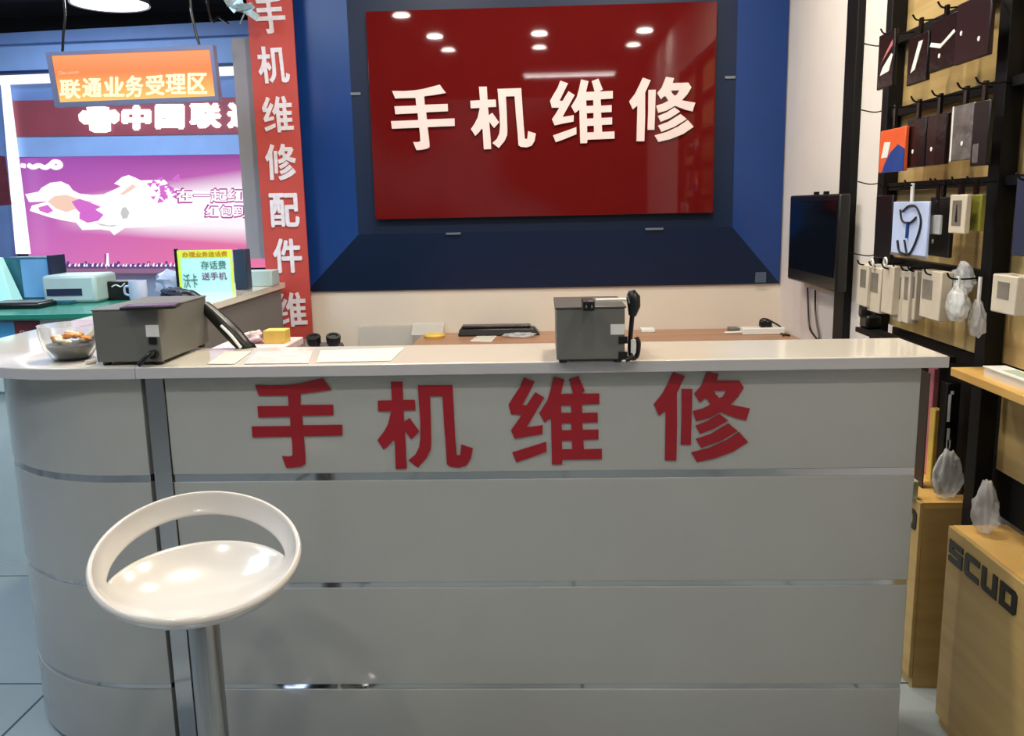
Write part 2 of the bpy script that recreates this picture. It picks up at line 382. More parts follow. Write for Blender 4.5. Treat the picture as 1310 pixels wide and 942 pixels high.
cc = thing('curved_counter', 'white counter with rounded corner running back on the left', 'counter', (-1.4, 3.2, 0))
outer = [(-.967,2.005),(-1.05,2.005)] + arc(-1.13, 2.505, .50, -90, -180, 18) + [(-1.63, 4.45)]
inner = [(-1.32,4.45),(-1.32,2.46)] + arc(-1.15, 2.455, .17, 180, 270, 8) + [(-.967,2.285)]
MB().poly([outer+inner], lambda x, y: Vector((x, y, UZ)), Vector((0,0,TZ-UZ))).build('countertop', top_w, cc, bevel=.003)
MB().strip(outer, UZ+.001, TZ-.002, .0018).build('edge_band', edge_m, cc)
path = [(-1.52,4.42)] + arc(-1.06, 2.5, .46, 180, 270, 24) + [(-.973,2.04)]
for z0, z1 in ROWS: MB().strip(path, z0+(.012 if z0 == 0 else 0), z1, .018).build('front_panel', panel_w, cc)
pin = [(-1.517,4.42)] + arc(-1.06, 2.5, .457, 180, 270, 24) + [(-.973,2.043)]
for z0, z1 in SLOTS: MB().strip(pin, z0, z1, .012).build('chrome_strip', chrome, cc)
MB().strip([(-1.505,4.41)] + arc(-1.06, 2.5, .445, 180, 270, 24) + [(-.98,2.055)], 0, .012, .01).build('kick_strip', black, cc)
MB().box(-1.352, -1.335, 2.5, 4.42, 0, UZ).build('inner_panel', mat('taupe_panel', (112, 108, 106), .5, var=.04), cc)
MB().box(-1.50, -1.353, 4.40, 4.42, 0, UZ).build('end_panel', gray_pan, cc)

# work desk at the back wall
dk = thing('work_desk', 'brown wooden desk along the back wall behind the counter', 'desk', (.3, 4.2, 0))
MB().box(-.64, XW-.005, 3.9, YW-.005, .722, .75).build('tabletop', desk_m, dk, bevel=.003)
for x in (-.6, .3, 1.19): MB().box(x, x+.02, 3.95, 4.56, 0, .722).build('leg_panel', desk_m, dk)
MB().box(-.58, 1.18, 4.54, 4.555, .3, .722).build('modesty_panel', desk_m, dk)

# lower bench behind the counter
bn = thing('repair_bench', 'low gray repair bench right behind the counter ledge', 'bench', (-.55, 2.6, 0))
MB().box(-1.30, -.35, 2.30, 2.95, .722, .75).build('bench_top', gray_pan, bn, bevel=.003)
for x in (-1.28, -.40):
    for y in (2.33, 2.88): MB().box(x, x+.04, y, y+.04, 0, .722).build('leg', darkgray, bn)

# ================================================================ BACKDROP AND SIGNS
bd = thing('blue_backdrop', 'royal blue bevelled wall panel around the red sign', 'wall panel', (0, 4.55, .98))
ox0, ox1, oz0, oz1 = -1.25, 1.228, .982, ZC-.004
ix0, ix1, iz0, iz1 = -.945, .965, 1.277, 2.75
yo, yi = YW-.012, 4.53
def bev(name, p, m): MB().poly([[(0,0),(1,0),(1,1),(0,1)]], quadmap(*p), Vector((0, .006, 0))).build(name, m, bd, smooth=0)
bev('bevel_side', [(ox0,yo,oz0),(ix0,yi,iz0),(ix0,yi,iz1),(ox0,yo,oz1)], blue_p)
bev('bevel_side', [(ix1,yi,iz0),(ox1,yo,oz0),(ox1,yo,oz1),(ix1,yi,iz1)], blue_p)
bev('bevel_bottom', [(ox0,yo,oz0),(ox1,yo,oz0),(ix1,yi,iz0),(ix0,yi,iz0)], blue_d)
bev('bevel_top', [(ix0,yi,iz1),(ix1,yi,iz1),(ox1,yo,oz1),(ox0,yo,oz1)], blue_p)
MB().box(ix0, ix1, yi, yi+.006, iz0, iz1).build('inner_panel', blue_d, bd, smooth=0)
clipm = mat('gray_clip', (120, 130, 140), .35, .5)
for px, py, w, h in ((580,299,.075,.01),(837,293,.09,.01),(455,120,.05,.012),(934,99,.05,.012)):
    p = atY(px, py, yi-.004); MB().obox(p, (w, .008, h)).build('clip', clipm, bd)
p = atY(973, 354, 4.58); MB().obox(p, (.055, .008, .06)).build('socket_plate', mat('slate_plate', (70, 86, 110), .5), bd)

sg = thing('red_sign', 'glossy red sign with four white Chinese characters on the blue wall', 'sign', (0, 4.48, 1.36))
YS = 4.485
sq = [atY(481,281,YS), atY(913,269,YS), atY(918,-2,YS), atY(467,14,YS)]
sx0, sx1 = -.845, .857; sz0, sz1 = 1.352, 2.352
sgb = MB().box(sx0, sx1, YS, YS+.03, sz0, sz1).build('board', sign_red, sg, bevel=.002)
SB = {'hand':(500.5,581.6,109.4,192.2),'machine':(602.3,685.2,110.7,190.8),'maintain':(703.8,785.9,101.6,183.5),'repair':(804.6,888.9,98.9,181.7)}
for k in CHARS:
    x0, x1, y0, y1 = SB[k]; cy = (y0+y1)/2; cx = (x0+x1)/2
    l = atY(x0, cy, YS).x; r = atY(x1, cy, YS).x; t = atY(cx, y0, YS).z; bt = atY(cx, y1, YS).z
    glyph_box(k, white_let, sgb, [(l,YS-.0005,bt),(r,YS-.0005,bt),(r,YS-.0005,t),(l,YS-.0005,t)], Vector((0,-.012,0)))
for x in (-.7, .7):
    for z in (1.5, 2.2): MB().tube([(x,YS+.028,z),(x,yi+.001,z)], .01).build('standoff', chrome, sg)

# vertical banner
YB = 4.50
bn_ = thing('vertical_banner', 'tall narrow red banner with white Chinese characters beside the blue panel', 'banner', (-1.32, YB, .74))
bns = MB().box(-1.431, -1.207, YB, YB+.012, .742, 2.62).build('banner_sheet', banner_r, bn_)
BB = [('hand',325,366.5,-5,43.5),('machine',329,372,59.5,107),('maintain',334.5,376.6,123,169.5),('repair',338.5,380.5,184,231),('配',343.8,384.5,246.8,291),('件',348.4,388,305,349.5),('maintain',352,394,374,418)]
for k, x0, x1, y0, y1 in BB:
    cx, cy = (x0+x1)/2, (y0+y1)/2
    l = atY(x0+1.5, cy, YB).x; r = atY(x1-1.5, cy, YB).x; t = atY(cx, y0, YB).z; bt = atY(cx, y1, YB).z
    cor = [(l,YB-.0005,bt),(r,YB-.0005,bt),(r,YB-.0005,t),(l,YB-.0005,t)]
    if k in G: glyph_box(k, banner_w, bns, cor, Vector((0,-.006,0)))
    else: text('character', k, banner_w, bns, quadmap(*cor), bold=.028, thick=Vector((0,-.006,0)))

# television on the right wall
tv = thing('wall_television', 'black flat television mounted on the right white wall', 'television', (1.16, 4.1, 1.0))
XT = 1.145
pa, pb, pc_, pd = atX(1011,250,XT), atX(1074,249,XT), atX(1072,372,XT), atX(1008,360,XT)
y0, y1 = pb.y, pa.y; zt, zb = 1.425, (pc_.z+pd.z)/2
MB().box(XT, XT+.045, y0, y1, zb, zt).build('housing', black, tv, bevel=.008)
MB().box(XT-.002, XT, y0+.025, y1-.025, zb+.055, zt-.025).build('screen', screen_m, tv)
MB().box(XT+.045, XW, y0+.2, y1-.2, zb+.12, zt-.12).build('wall_mount', black_m, tv)
for y in (y0+.2, y0+.33): MB().box(XT+.01, XT+.025, y, y+.03, zt, zt+.012).build('bracket_tab', black_m, tv)
def wire(pts, r, n=8):
    out = []
    P = [Vector(p) for p in pts]; P = [P[0]*2-P[1]] + P + [P[-1]*2-P[-2]]
    for i in range(1, len(P)-2):
        for j in range(n):
            t = j/n; p0, p1, p2, p3 = P[i-1:i+3]
            out.append(.5*((2*p1)+(p2-p0)*t+(2*p0-5*p1+4*p2-p3)*t*t+(3*p1-p0-3*p2+p3)*t**3))
    out.append(P[-2]); return out
for pts in ([(1033,368),(1034,395),(1036,420),(1045,434),(1047,440)],[(1043,371),(1043,395),(1045,415),(1048,432),(1047,440)]):
    MB().tube(wire([atX(x, y, XW-.012) for x, y in pts], .004), .0045, 6).build('cable', black, tv)

# ================================================================ BAR STOOL
def make_stool():
    root = thing('bar_stool', 'white moulded bar stool with ring backrest on a chrome column', 'stool', (-.667, 1.56, 0))
    zf = .708
    NP, VM = 96, .75
    def rim(ph):
        s = math.sin(ph)
        return .183*math.cos(ph), .182*s, .058 + .054*s + .006*s*s
    def pt(ph, v):
        x, y, z = rim(ph); zb = -.035
        s = math.sin(ph); back = max(0, s)
        r = 1-(1-v)**1.55
        return Vector((x*r, y*r*(1+.0*back), zb + (z-zb)*v**(2.2-.5*back)))
    def hole(ph):
        d = abs((ph - math.pi/2 + math.pi) % (2*math.pi) - math.pi); w = R(84)
        if d >= w: return 0, VM
        t = math.cos(d/w*math.pi/2)
        return .108*t**.9, VM-.045*t
    bm = bmesh.new(); rows = {}
    vs = [i/9*VM for i in range(1, 10)]; vs2 = [VM+(1-VM)*i/7 for i in range(0, 8)]
    c0 = bm.verts.new(pt(0, 0)); prev = None; R1 = []; R2 = []
    for i, v in enumerate(vs):
        ring = []
        for k in range(NP):
            ph = 2*math.pi*k/NP; h, vm = hole(ph); ring.append(bm.verts.new(pt(ph, v/VM*(vm-h))))
        R1.append(ring)
    for i, v in enumerate(vs2):
        ring = []
        for k in range(NP):
            ph = 2*math.pi*k/NP; h, vm = hole(ph)
            if i == 0 and h == 0: ring.append(R1[-1][k])
            else: ring.append(bm.verts.new(pt(ph, (vm+h)+(v-VM)/(1-VM)*(1-vm-h))))
        R2.append(ring)
    lip = []
    for dz, dr in ((.001, .007), (-.006, .0115), (-.014, .011)):
        ring = []
        for k in range(NP):
            x, y, z = rim(2*math.pi*k/NP); n = Vector((x, y, 0)).normalized(); ring.append(bm.verts.new(Vector((x, y, z+dz)) + n*dr))
        lip.append(ring)
    for k in range(NP): bm.faces.new((c0, R1[0][k], R1[0][(k+1)%NP]))
    def skin(A, B):
        for k in range(NP):
            k2 = (k+1)%NP; q = [A[k], B[k], B[k2], A[k2]]; u = []
            for vv in q:
                if vv not in u: u.append(vv)
            if len(u) > 2: bm.faces.new(u)
    for A, B in zip(R1, R1[1:]): skin(A, B)
    for A, B in zip(R2, R2[1:]): skin(A, B)
    skin(R2[-1], lip[0]); skin(lip[0], lip[1]); skin(lip[1], lip[2])
    M = Matrix.Translation((0,0,zf)) @ Matrix.Rotation(R(STOOL_LEAN), 4, 'Y') @ Matrix.Rotation(R(STOOL_YAW), 4, 'Z')
    for v in bm.verts: v.co = M @ v.co + root.location
    b = MB(); b.bm.free(); b.bm = bm
    seat = b.build('seat', seat_m, root, smooth=60)
    so = seat.modifiers.new('solid', 'SOLIDIFY'); so.thickness = .012; so.offset = -1
    sb = seat.modifiers.new('sub', 'SUBSURF'); sb.levels = 1; sb.render_levels = 1
    L0 = root.location
    MB().lathe(L0, [(0,.63),(.032,.632),(.045,.64),(.062,.650),(0,.652)], 28).build('seat_mount', steel, root)
    MB().lathe(L0, [(0,.30),(.0155,.30),(.0155,.64),(0,.64)], 24).build('piston', chrome, root)
    MB().lathe(L0, [(0,.03),(.029,.03),(.029,.615),(.026,.63),(0,.63)], 32).build('column', steel, root)
    MB().lathe(L0, [(0,0),(.2,0),(.205,.006),(.19,.014),(.08,.03),(.035,.05),(0,.05)], 48).build('base', chrome, root)
    MB().tube(arc3(L0, .13, .28), .01, 10).build('footrest', chrome, root)
    MB().tube([L0+Vector((-.02,.02,.640)), L0+Vector((-.07,.055,.615)), L0+Vector((-.10,.075,.57))], .005, 8).build('lever', chrome, root)
    return root
def arc3(c, r, z):
    p = [c+Vector((r*math.cos(R(a)), r*math.sin(R(a))-.03, z)) for a in range(-200, 21, 10)]
    return [c+Vector((-.028,.0,z))] + p + [c+Vector((.028,.0,z))]
STOOL_YAW, STOOL_LEAN = 22, 0
make_stool()

# ================================================================ THINGS ON THE LEDGE
CASE = []
def instrument(name, label, x0, x1, y0, y1, h, extra=None):
    t = thing(name, label, 'power supply', ((x0+x1)/2, (y0+y1)/2, TZ))
    z0 = TZ+.009
    CASE.append(MB().box(x0, x1, y0, y1, z0, z0+h).build('case', gray_box, t, bevel=.003))
    for a in (x0+.015, x1-.015):
        for b in (y0+.02, y1-.02): MB().lathe((a,b,TZ), [(0,0),(.009,0),(.011,.010),(0,.010)], 12).build('rubber_foot', black, t)
    return t, z0
zL = TZ+.009
pL, pR_ = atZ(712, 461, zL), atZ(800, 461, zL)
ytop = atZ(755, 403, zL+.118)
t, z0 = instrument('power_supply', 'upright gray metal power box on the counter right of centre', pL.x, pR_.x, pL.y, pL.y+.22, .118)
rx0, rx1, ry0, rzt = pL.x, pR_.x, pL.y, z0+.118
q = atY(781,415,ry0); q2 = atY(803,428,ry0); MB().box(q.x, rx1-.001, ry0-.001, ry0+.001, q2.z, q.z).build('label_sticker', label_m, CASE[-1])
q = atY(797,435,ry0); MB().box(q.x-.010, q.x+.010, ry0-.004, ry0+.001, q.z-.008, q.z+.008).build('socket', black, CASE[-1])
q = atY(797,455,ry0); MB().box(q.x-.010, q.x+.010, ry0-.004, ry0+.001, q.z-.009, q.z+.009).build('switch', black, CASE[-1])
MB().box(rx0-.003, rx1+.003, ry0-.003, ry0+.223, rzt-.001, rzt+.004).build('lid', darkgray, t, bevel=.002)
# things on that box
q = atZ(753, 388, rzt+.02)+Vector((0,.015,0))
ad = thing('plug_adapter', 'small black plug block lying on top of the right gray box', 'plug', (q.x, q.y, rzt+.004))
MB().box(q.x-.013, q.x+.013, q.y-.025, q.y+.045, rzt+.0035, rzt+.026).build('block', black, ad, bevel=.003)
for dx in (-.006, .006): MB().obox((q.x+dx, q.y-.03, rzt+.015), (.003, .012, .006)).build('prong', chrome, ad)
q = atZ(785, 384, rzt+.006)
tag(MB().box(q.x-.042, q.x+.03, q.y-.016, q.y+.016, rzt+.004, rzt+.009).build('paper_strip', paper), 'white paper strip lying on top of the right gray box', 'paper')
hk = thing('soldering_iron', 'black plug and cord hung at the right edge of the gray box', 'soldering tool', (rx1+.012, ry0+.03, TZ))
yy = ry0+.02
def hp(x, y, d=0): return atY(x, y, yy+d)
MB().tube(wire([hp(809,402),hp(807,425),hp(806,445),hp(808,458),hp(815,455),hp(817,440),hp(814,432)], 0), .0055, 8).build('cord', black, hk)
MB().tube([hp(808,372,.0),hp(810,380),hp(811,392),hp(809,404)], [.008,.016,.015,.009], 10).build('grip', black, hk)
MB().tube([hp(803,376,-.01),hp(806,388,-.01)], .003, 6).build('metal_tip', chrome, hk)
MB().tube([hp(813,375,-.012),hp(815,390,-.01)], .003, 6).build('metal_tip', chrome, hk)
MB().tube([hp(800,461,-.02),hp(811,456,-.02)], .006, 8).build('plug', black, hk)
MB().obox(hp(810,443,-.008), (.011, .012, .03)).build('white_ferrule', label_m, hk)

pL, pR_ = atZ(124, 464, zL), atZ(205, 464, zL); hL = .125
t, z0 = instrument('power_supply', 'wide gray metal power box on the counter at the left corner', pL.x, pR_.x, pL.y, pL.y+.30, hL)
lx0, lx1, ly0, lzt = pL.x, pR_.x, pL.y, z0+hL
q = atY(186,416,ly0); q2 = atY(204,431,ly0); MB().box(q.x, q2.x, ly0-.001, ly0+.001, q2.z, q.z).build('label_sticker', label_m, CASE[-1])
q = atY(196,436,ly0); MB().box(q.x-.009, q.x+.009, ly0-.004, ly0+.001, q.z-.008, q.z+.008).build('socket', black, CASE[-1])
q = atY(198,453,ly0); MB().tube(wire([q+Vector((0,-.002,0)), q+Vector((0,-.02,.004)), q+Vector((-.02,-.024,-.012)), Vector((q.x-.03,ly0-.026,TZ+.006))], 0), .006, 8).build('power_cord', black, t)
MB().tube([q+Vector((0,.001,0)), q+Vector((0,-.014,0))], .011, 10).build('plug', black, t)
MB().box(lx0-.002, lx1+.002, ly0-.002, ly0+.302, lzt-.001, lzt+.003).build('lid', gray_box, t, bevel=.002)
q = atZ(193, 391, lzt+.01)
ph = thing('mobile_phone', 'black mobile phone lying flat on the left gray box', 'phone', (q.x, q.y, lzt+.003))
Mz = Matrix.Rotation(R(12), 3, 'Z')
MB().obox((q.x, q.y, lzt+.0075), (.125, .07, .009), Mz).build('phone_body', black, ph, bevel=.003)
MB().obox((q.x, q.y, lzt+.0122), (.115, .062, .0006), Mz).build('phone_screen', screen_m, ph)
hz = thing('heat_gun', 'thick black curved handle sloping down right of the left gray box', 'heat gun', (-.9, 2.27, TZ))
def hq(x, y, Y): return atY(x, y, Y)
hp_ = [hq(246,379,2.34), hq(262,392,2.33), hq(280,409,2.31), hq(297,426,2.29), hq(310,440,2.28), hq(316,447,2.275)]
MB().tube(wire(hp_[1:], 0), [.016+.006*math.sin(i/32*3.1) for i in range(33)], 14).build('handle', black, hz)
MB().tube([hp_[0], hp_[1]], [.006,.009], 10).build('nozzle', chrome, hz)
MB().tube(wire([hq(283,417,2.27), hq(296,430,2.255), hq(308,445,2.245)], 0), .004, 8).build('side_trim', label_m, hz)
MB().tube(wire([hq(238,376,2.42), hq(246,377,2.37), hq(256,384,2.34)], 0), .012, 10).build('collar', black, hz)
MB().tube(wire([hq(315,446,2.278), Vector((-.785,2.305,1.05)), Vector((-.775,2.33,1.0)), Vector((-.77,2.36,.9)), Vector((-.8,2.5,.753))], 0), .006, 8).build('cord', black, hz)

# glass bowl of sweets
q = atZ(87, 462, TZ); bw = thing('sweet_bowl', 'clear glass bowl of wrapped sweets on the rounded counter corner', 'bowl', (q.x, q.y+.02, TZ))
cb = bw.location.copy()
MB().lathe(cb, [(0,.0),(.035,0),(.045,.004),(.062,.03),(.070,.065),(.072,.09),(.069,.09),(.066,.064),(.058,.033),(.042,.010),(0,.008)], 40).build('glass', glass_m, bw)
MB().lathe(cb, [(0,.012),(.040,.012),(.055,.034),(.056,.040),(0,.042)], 32).build('dark_liner', darkgray, bw)
for i in range(16):
    a = random.random()*6.28; r = .044*math.sqrt(random.random()); o = cb + Vector((r*math.cos(a), r*math.sin(a), .047+.012*random.random()+(.010 if r < .02 else 0)))
    mm = candy_o if i % 2 else candy_w
    tg = tag(MB().ball(o, .010, (1.3, .9, .7), 2, .3).build('wrapped_sweet', mm), 'orange wrapped sweet in the glass bowl' if i % 2 else 'cream wrapped sweet in the glass bowl', 'sweet', 'orange sweets in the bowl' if i % 2 else 'cream sweets in the bowl')
q = atZ(152, 463, TZ)
tag(MB().tube([atZ(110,464,TZ+.006), atZ(122,462,TZ+.006)], .006, 8).build('paper_roll', paper), 'short white roll lying between bowl and gray box', 'paper')

# papers and leaflets on the ledge
def sheet(px, m, name, label, cat, z=TZ+.0012, th=.0008, group=None):
    pts = [atZ(x, y, z) for x, y in px]
    return tag(MB().poly([[(p.x, p.y) for p in pts]], lambda x, y: Vector((x, y, z)), Vector((0,0,th))).build(name, m, smooth=0), label, cat, group)
sheet([(265,466),(300,466),(322,450),(288,450)], paper, 'paper_sheet', 'white sheet on the ledge just right of the left gray box', 'paper')
sheet([(312,466),(395,465),(400,449),(330,450)], paper_p, 'leaflet', 'pinkish leaflet lying flat on the ledge left of centre', 'leaflet')
sheet([(405,464),(500,462),(518,445),(410,449)], paper, 'paper_sheet', 'large cream sheet with lifted corner on the ledge left of centre', 'paper')
cp = [atZ(500,447,TZ+.002), atZ(518,445.5,TZ+.002), atZ(517,440,TZ+.014)]

# behind the counter: parts box, papers, microscope
pb_ = [atY(320,447,2.72), atY(400,447,2.72)]
bx = thing('parts_box', 'low beige parts box on the bench behind the counter', 'box', (pb_[0].x+.1, 2.76, .75))
zt2 = atY(360,444,2.66).z
MB().box(-1.02, -.80, 2.62, 2.84, .75, zt2).build('box_body', white_pk, bx, bevel=.004)
MB().box(-1.025, -.795, 2.615, 2.845, zt2-.02, zt2+.004).build('lid', paper_p, bx, bevel=.003)
zt2 += .004
q0, q1 = atY(337,437,2.70), atY(364,422,2.70)
tag(MB().box(q0.x, q1.x, 2.70, 2.76, zt2, zt2+.042).build('small_carton', yellow, bevel=.002), 'small yellow carton on the beige parts box', 'carton')
tag(MB().ball((q0.x-.035, 2.72, zt2+.020), .024, (1.4,1,.8), 3, .5).build('crumpled_paper', paper_p), 'crumpled pink paper left of the yellow carton', 'paper')
mi = thing('microscope', 'microscope with two black eyepieces behind the counter ledge', 'microscope', (-.71, 2.68, .75))
e1, e2 = atY(401,436,2.64), atY(425,435,2.64)
for e in (e1, e2):
    MB().lathe(e+Vector((0,.012,-.022)), [(0,0),(.016,0),(.017,.012),(.021,.014),(.023,.034),(.021,.038),(.014,.038),(.012,.034),(0,.034)], 24, Vector((.0 if e is e1 else .12,-.35,.94)).normalized()).build('eyepiece', black, mi)
MB().obox(((e1.x+e2.x)/2, 2.70, e1.z-.055), (.085, .09, .07)).build('head', darkgray, mi, bevel=.01)
MB().tube([((e1.x+e2.x)/2,2.78,.765),((e1.x+e2.x)/2,2.78,e1.z-.03)], .014, 14).build('column', steel, mi)
MB().obox(((e1.x+e2.x)/2, 2.77, e1.z-.055), (.04, .07, .03)).build('bracket', darkgray, mi)
MB().obox(((e1.x+e2.x)/2, 2.70, .7575), (.2, .24, .015)).build('base', label_m, mi, bevel=.004)

# on the work desk
for a, b, zb, lb in (((459,445),(526,417),0,'left clear acrylic sheet leaning against the back wall'), ((528,445),(567,414),.7505,'right clear acrylic sheet standing on the desk against the back wall')):
    q0, q1 = atY(*a, 4.55), atY(*b, 4.55); o = MB()
    o.hexa([(q0.x,4.52,zb),(q1.x,4.52,zb),(q1.x,4.524,zb),(q0.x,4.524,zb),(q0.x,4.59,q1.z),(q1.x,4.59,q1.z),(q1.x,4.594,q1.z),(q0.x,4.594,q1.z)])
    tag(o.build('acrylic_sheet', acryl, smooth=0), lb, 'sheet')
DZ = .75
q0, q1 = atZ(586,424,DZ), atZ(692,420,DZ)
tr = thing('black_tray', 'long black case lying on the brown desk left of the gray box', 'case', ((q0.x+q1.x)/2, q0.y, DZ))
yy0 = min(q0.y, 4.48); xx0, xx1 = atY(586,415,yy0).x, atY(691,415,yy0).x
MB().hexa([(xx0,yy0-.04,DZ),(xx1,yy0-.04,DZ),(xx1,yy0+.07,DZ),(xx0,yy0+.07,DZ),(xx0+.01,yy0-.03,DZ+.04),(xx1-.03,yy0-.03,DZ+.04),(xx1-.03,yy0+.06,DZ+.04),(xx0+.01,yy0+.06,DZ+.04)]).build('case_body', black, tr, bevel=.008)
MB().box(xx0+.02, xx1-.05, yy0-.025, yy0+.055, DZ+.041, DZ+.052).build('case_lid', maroon, tr, bevel=.004)
sheet([(600,437),(628,438),(636,430),(612,429)], paper, 'paper_sheet', 'white paper on the brown desk in front of the black case', 'paper', DZ+.0012)
q = atZ(556,432,DZ); tag(MB().lathe((q.x,q.y,DZ), [(0,0),(.05,0),(.055,.012),(.05,.02),(0,.02)], 24).build('yellow_dish', yellow), 'shallow round yellow dish on the left end of the brown desk', 'dish')
q = atZ(665,432,DZ); 
tag(MB().ball((q.x,q.y,DZ+.013), .03, (2.6,1.2,.42), 3, .4).build('plastic_wrap', plastic_c), 'crumpled clear plastic wrap in front of the black case', 'plastic')
for i, (x, y, w, lb) in enumerate(((828,424,.07,'small white notepad on the desk right of the gray box'),(938,423,.05,'small gray charger on the desk near the power strip'))):
    q = atZ(x, y, DZ); tag(MB().box(q.x-w/2, q.x+w/2, q.y-.05, q.y+.03, DZ, DZ+.018).build(('notepad','charger')[i], (label_m, gray_box)[i], bevel=.003), lb, ('notepad','charger')[i])
q0, q1 = atZ(948,428,DZ), atZ(1000,426,DZ)
ps = thing('power_strip', 'white power strip with black plugs on the desk by the corner', 'power strip', ((q0.x+q1.x)/2, q0.y, DZ))
MB().box(q0.x, q1.x, q0.y-.03, q0.y+.03, DZ, DZ+.035).build('housing', label_m, ps, bevel=.005)
qy = q0.y
for x in (976, 983):
    q = atY(x, 417, qy); MB().obox((q.x, qy, DZ+.052), (.03, .035, .035)).build('plug', black, ps, bevel=.006)
MB().tube(wire([atY(972,417,qy), atY(973,410,qy), atY(979,408,qy), atY(990,413,qy), atY(1000,420,qy), Vector((1.17,qy,DZ+.006)), Vector((1.2,qy-.1,DZ+.006))], 0), .005, 6).build('cord', black, ps)
MB().tube(wire([atY(986,418,qy), atY(995,423,qy), atY(1002,427,qy-.02), Vector((1.17,qy-.1,DZ+.006))], 0), .005, 6).build('cord', black, ps)
MB().tube([Vector((q0.x,qy,DZ+.012)), Vector((q0.x-.08,qy+.01,DZ+.008))], .006, 6).build('cord', label_m, ps)

# ================================================================ DISPLAY RACK AND STOCK (right)
XR = 1.13
rk = thing('display_rack', 'black and maple display rack on the right wall with rows of hooks', 'display rack', (XR+.05, 2.4, 0))
PY = [(3.0, 3.05), (2.255, 2.31), (1.50, 1.55)]
for y0, y1 in PY: MB().box(XR, XR+.045, y0, y1, 0, 2.45).build('post', black_m, rk, bevel=.002)
bays = [(2.312, 2.998), (1.552, 2.253)]
MB().box(XR+.05, XR+.068, 2.03, 2.25, .70, .945).build('lower_board', wood, rk)
RZ = [1.20, 1.44, 1.675, 1.90, 2.15]
for y0, y1 in bays:
    MB().box(XR+.05, XR+.068, y0-.03, y1+.03, .98, 2.42).build('back_board', wood, rk)
    MB().box(XR+.069, XR+.08, y0-.03, y1+.03, .57, .97).build('lower_backing', black_m, rk)
    for z in RZ: MB().box(XR+.012, XR+.04, y0, y1, z-.012, z+.012).build('rail', black_m, rk)
    MB().box(XR+.005, XR+.04, y0, y1, 2.40, 2.44).build('rail', black_m, rk)
MB().box(1.045, XR-.001, 1.50, 2.25, .95, .972).build('shelf', wood_s, rk, bevel=.002)
MB().box(XR-.06, XR-.001, 2.40, 3.02, .955, .972).build('shelf', black_m, rk, bevel=.002)
MB().box(XR-.001, XR+.05, 1.552, 2.254, .95, .972).build('shelf_rear', wood_s, rk)
def hook(Y, z, tip):
    return MB().tube(wire([(XR+.012,Y,z),((XR+tip)/2,Y,z-.004),(tip+.012,Y,z-.002),(tip,Y,z+.012)], 0), .0025, 6).build('hook', black_m, rk)

PK = {}
def hang(px, X, m, name, label, cat, group=None, th=.012, tabs=True, yaw=0):
    """a flat pack hung with its face to the aisle; px = left, top, right, bottom in the photograph (top/bottom taken at the middle)"""
    l, t, r, b = px; cy = (t+b)/2; ya, yb = atX(l, cy, X).y, atX(r, cy, X).y; cx = (l+r)/2; zt, zb = atX(cx, t, X).z, atX(cx, b, X).z
    root = thing(name, label, cat, (X, (ya+yb)/2, zb), group)
    root['_b'] = (ya, yb, zb, zt, X, th)
    PK[root.name] = MB().box(X, X+th, yb, ya, zb, zt).build('pack', m, root, bevel=min(.003, th/3))
    return root
def face(root, name, m, u0, u1, v0, v1, d=.0008):      # a flat patch on the aisle face; u from far edge to near edge, v up
    ya, yb, zb, zt, X, th = root['_b']
    f = lambda u, v: (X-d, ya+(yb-ya)*u, zb+(zt-zb)*v)
    return MB().poly([[(u0,v0),(u1,v0),(u1,v1),(u0,v1)]], f, Vector((d,0,0))).build(name, m, PK[root.name], smooth=0)
def facepoly(root, name, m, pts, d=.0008):
    ya, yb, zb, zt, X, th = root['_b']
    return MB().poly([pts], lambda u, v: (X-d, ya+(yb-ya)*u, zb+(zt-zb)*v), Vector((d,0,0))).build(name, m, PK[root.name], smooth=0)
def hangtab(root, z, hk_=True):
    ya, yb, zb, zt, X, th = root['_b']; Y = (ya+yb)/2
    if hk_: hook(Y, z, X-.02)
    if zt < z-.004: MB().box(X+.002, X+th-.002, Y-.008, Y+.008, zt, z+.003).build('hang_tab', label_m if root.name.startswith(('charger','earphone')) else charcoal, root)
def dot(root, u, v, r=.006, m=None):
    ya, yb, zb, zt, X, th = root['_b']
    MB().lathe((X, ya+(yb-ya)*u, zb+(zt-zb)*v), [(0,.0015),(r,.001),(r,0),(0,0)], 16, Vector((-1,0,0))).build('round_mark', m or label_m, PK[root.name])

XH = 1.075
# row one
a = hang((1123,42,1143,112), 1.06, charcoal, 'hanging_pack', 'black pack with white wave mark at far end of top row', 'pack')
facepoly(a, 'printed_mark', label_m, [(.2,.25),(.75,.28),(.95,.55),(.85,.58),(.35,.38)]); facepoly(a, 'printed_mark', pink_c, [(.3,.5),(.9,.72),(.9,.82),(.6,.68),(.2,.45)]); hangtab(a, 1.90)
a = hang((1161,45,1186,106), XH, charcoal, 'hanging_pack', 'black pack with slim white stripe in top row', 'pack'); facepoly(a, 'printed_mark', label_m, [(.2,.25),(.42,.3),(.75,.85),(.55,.85)]); hangtab(a, 1.90)
a = hang((1190,22,1223,88), XH, charcoal, 'hanging_pack', 'glossy black pack with white V mark in top row', 'pack')
facepoly(a, 'printed_mark', label_m, [(.0,.53),(.42,.42),(.95,.62),(.9,.68),(.45,.5),(.05,.6)]); dot(a, .4, .28); hangtab(a, 1.90)
a = hang((1223,-3,1266,76), XH, maroon, 'hanging_pack', 'large maroon pack with two white dots at near end of top row', 'pack'); dot(a, .18, .5); dot(a, .72, .30); hangtab(a, 1.90, True)
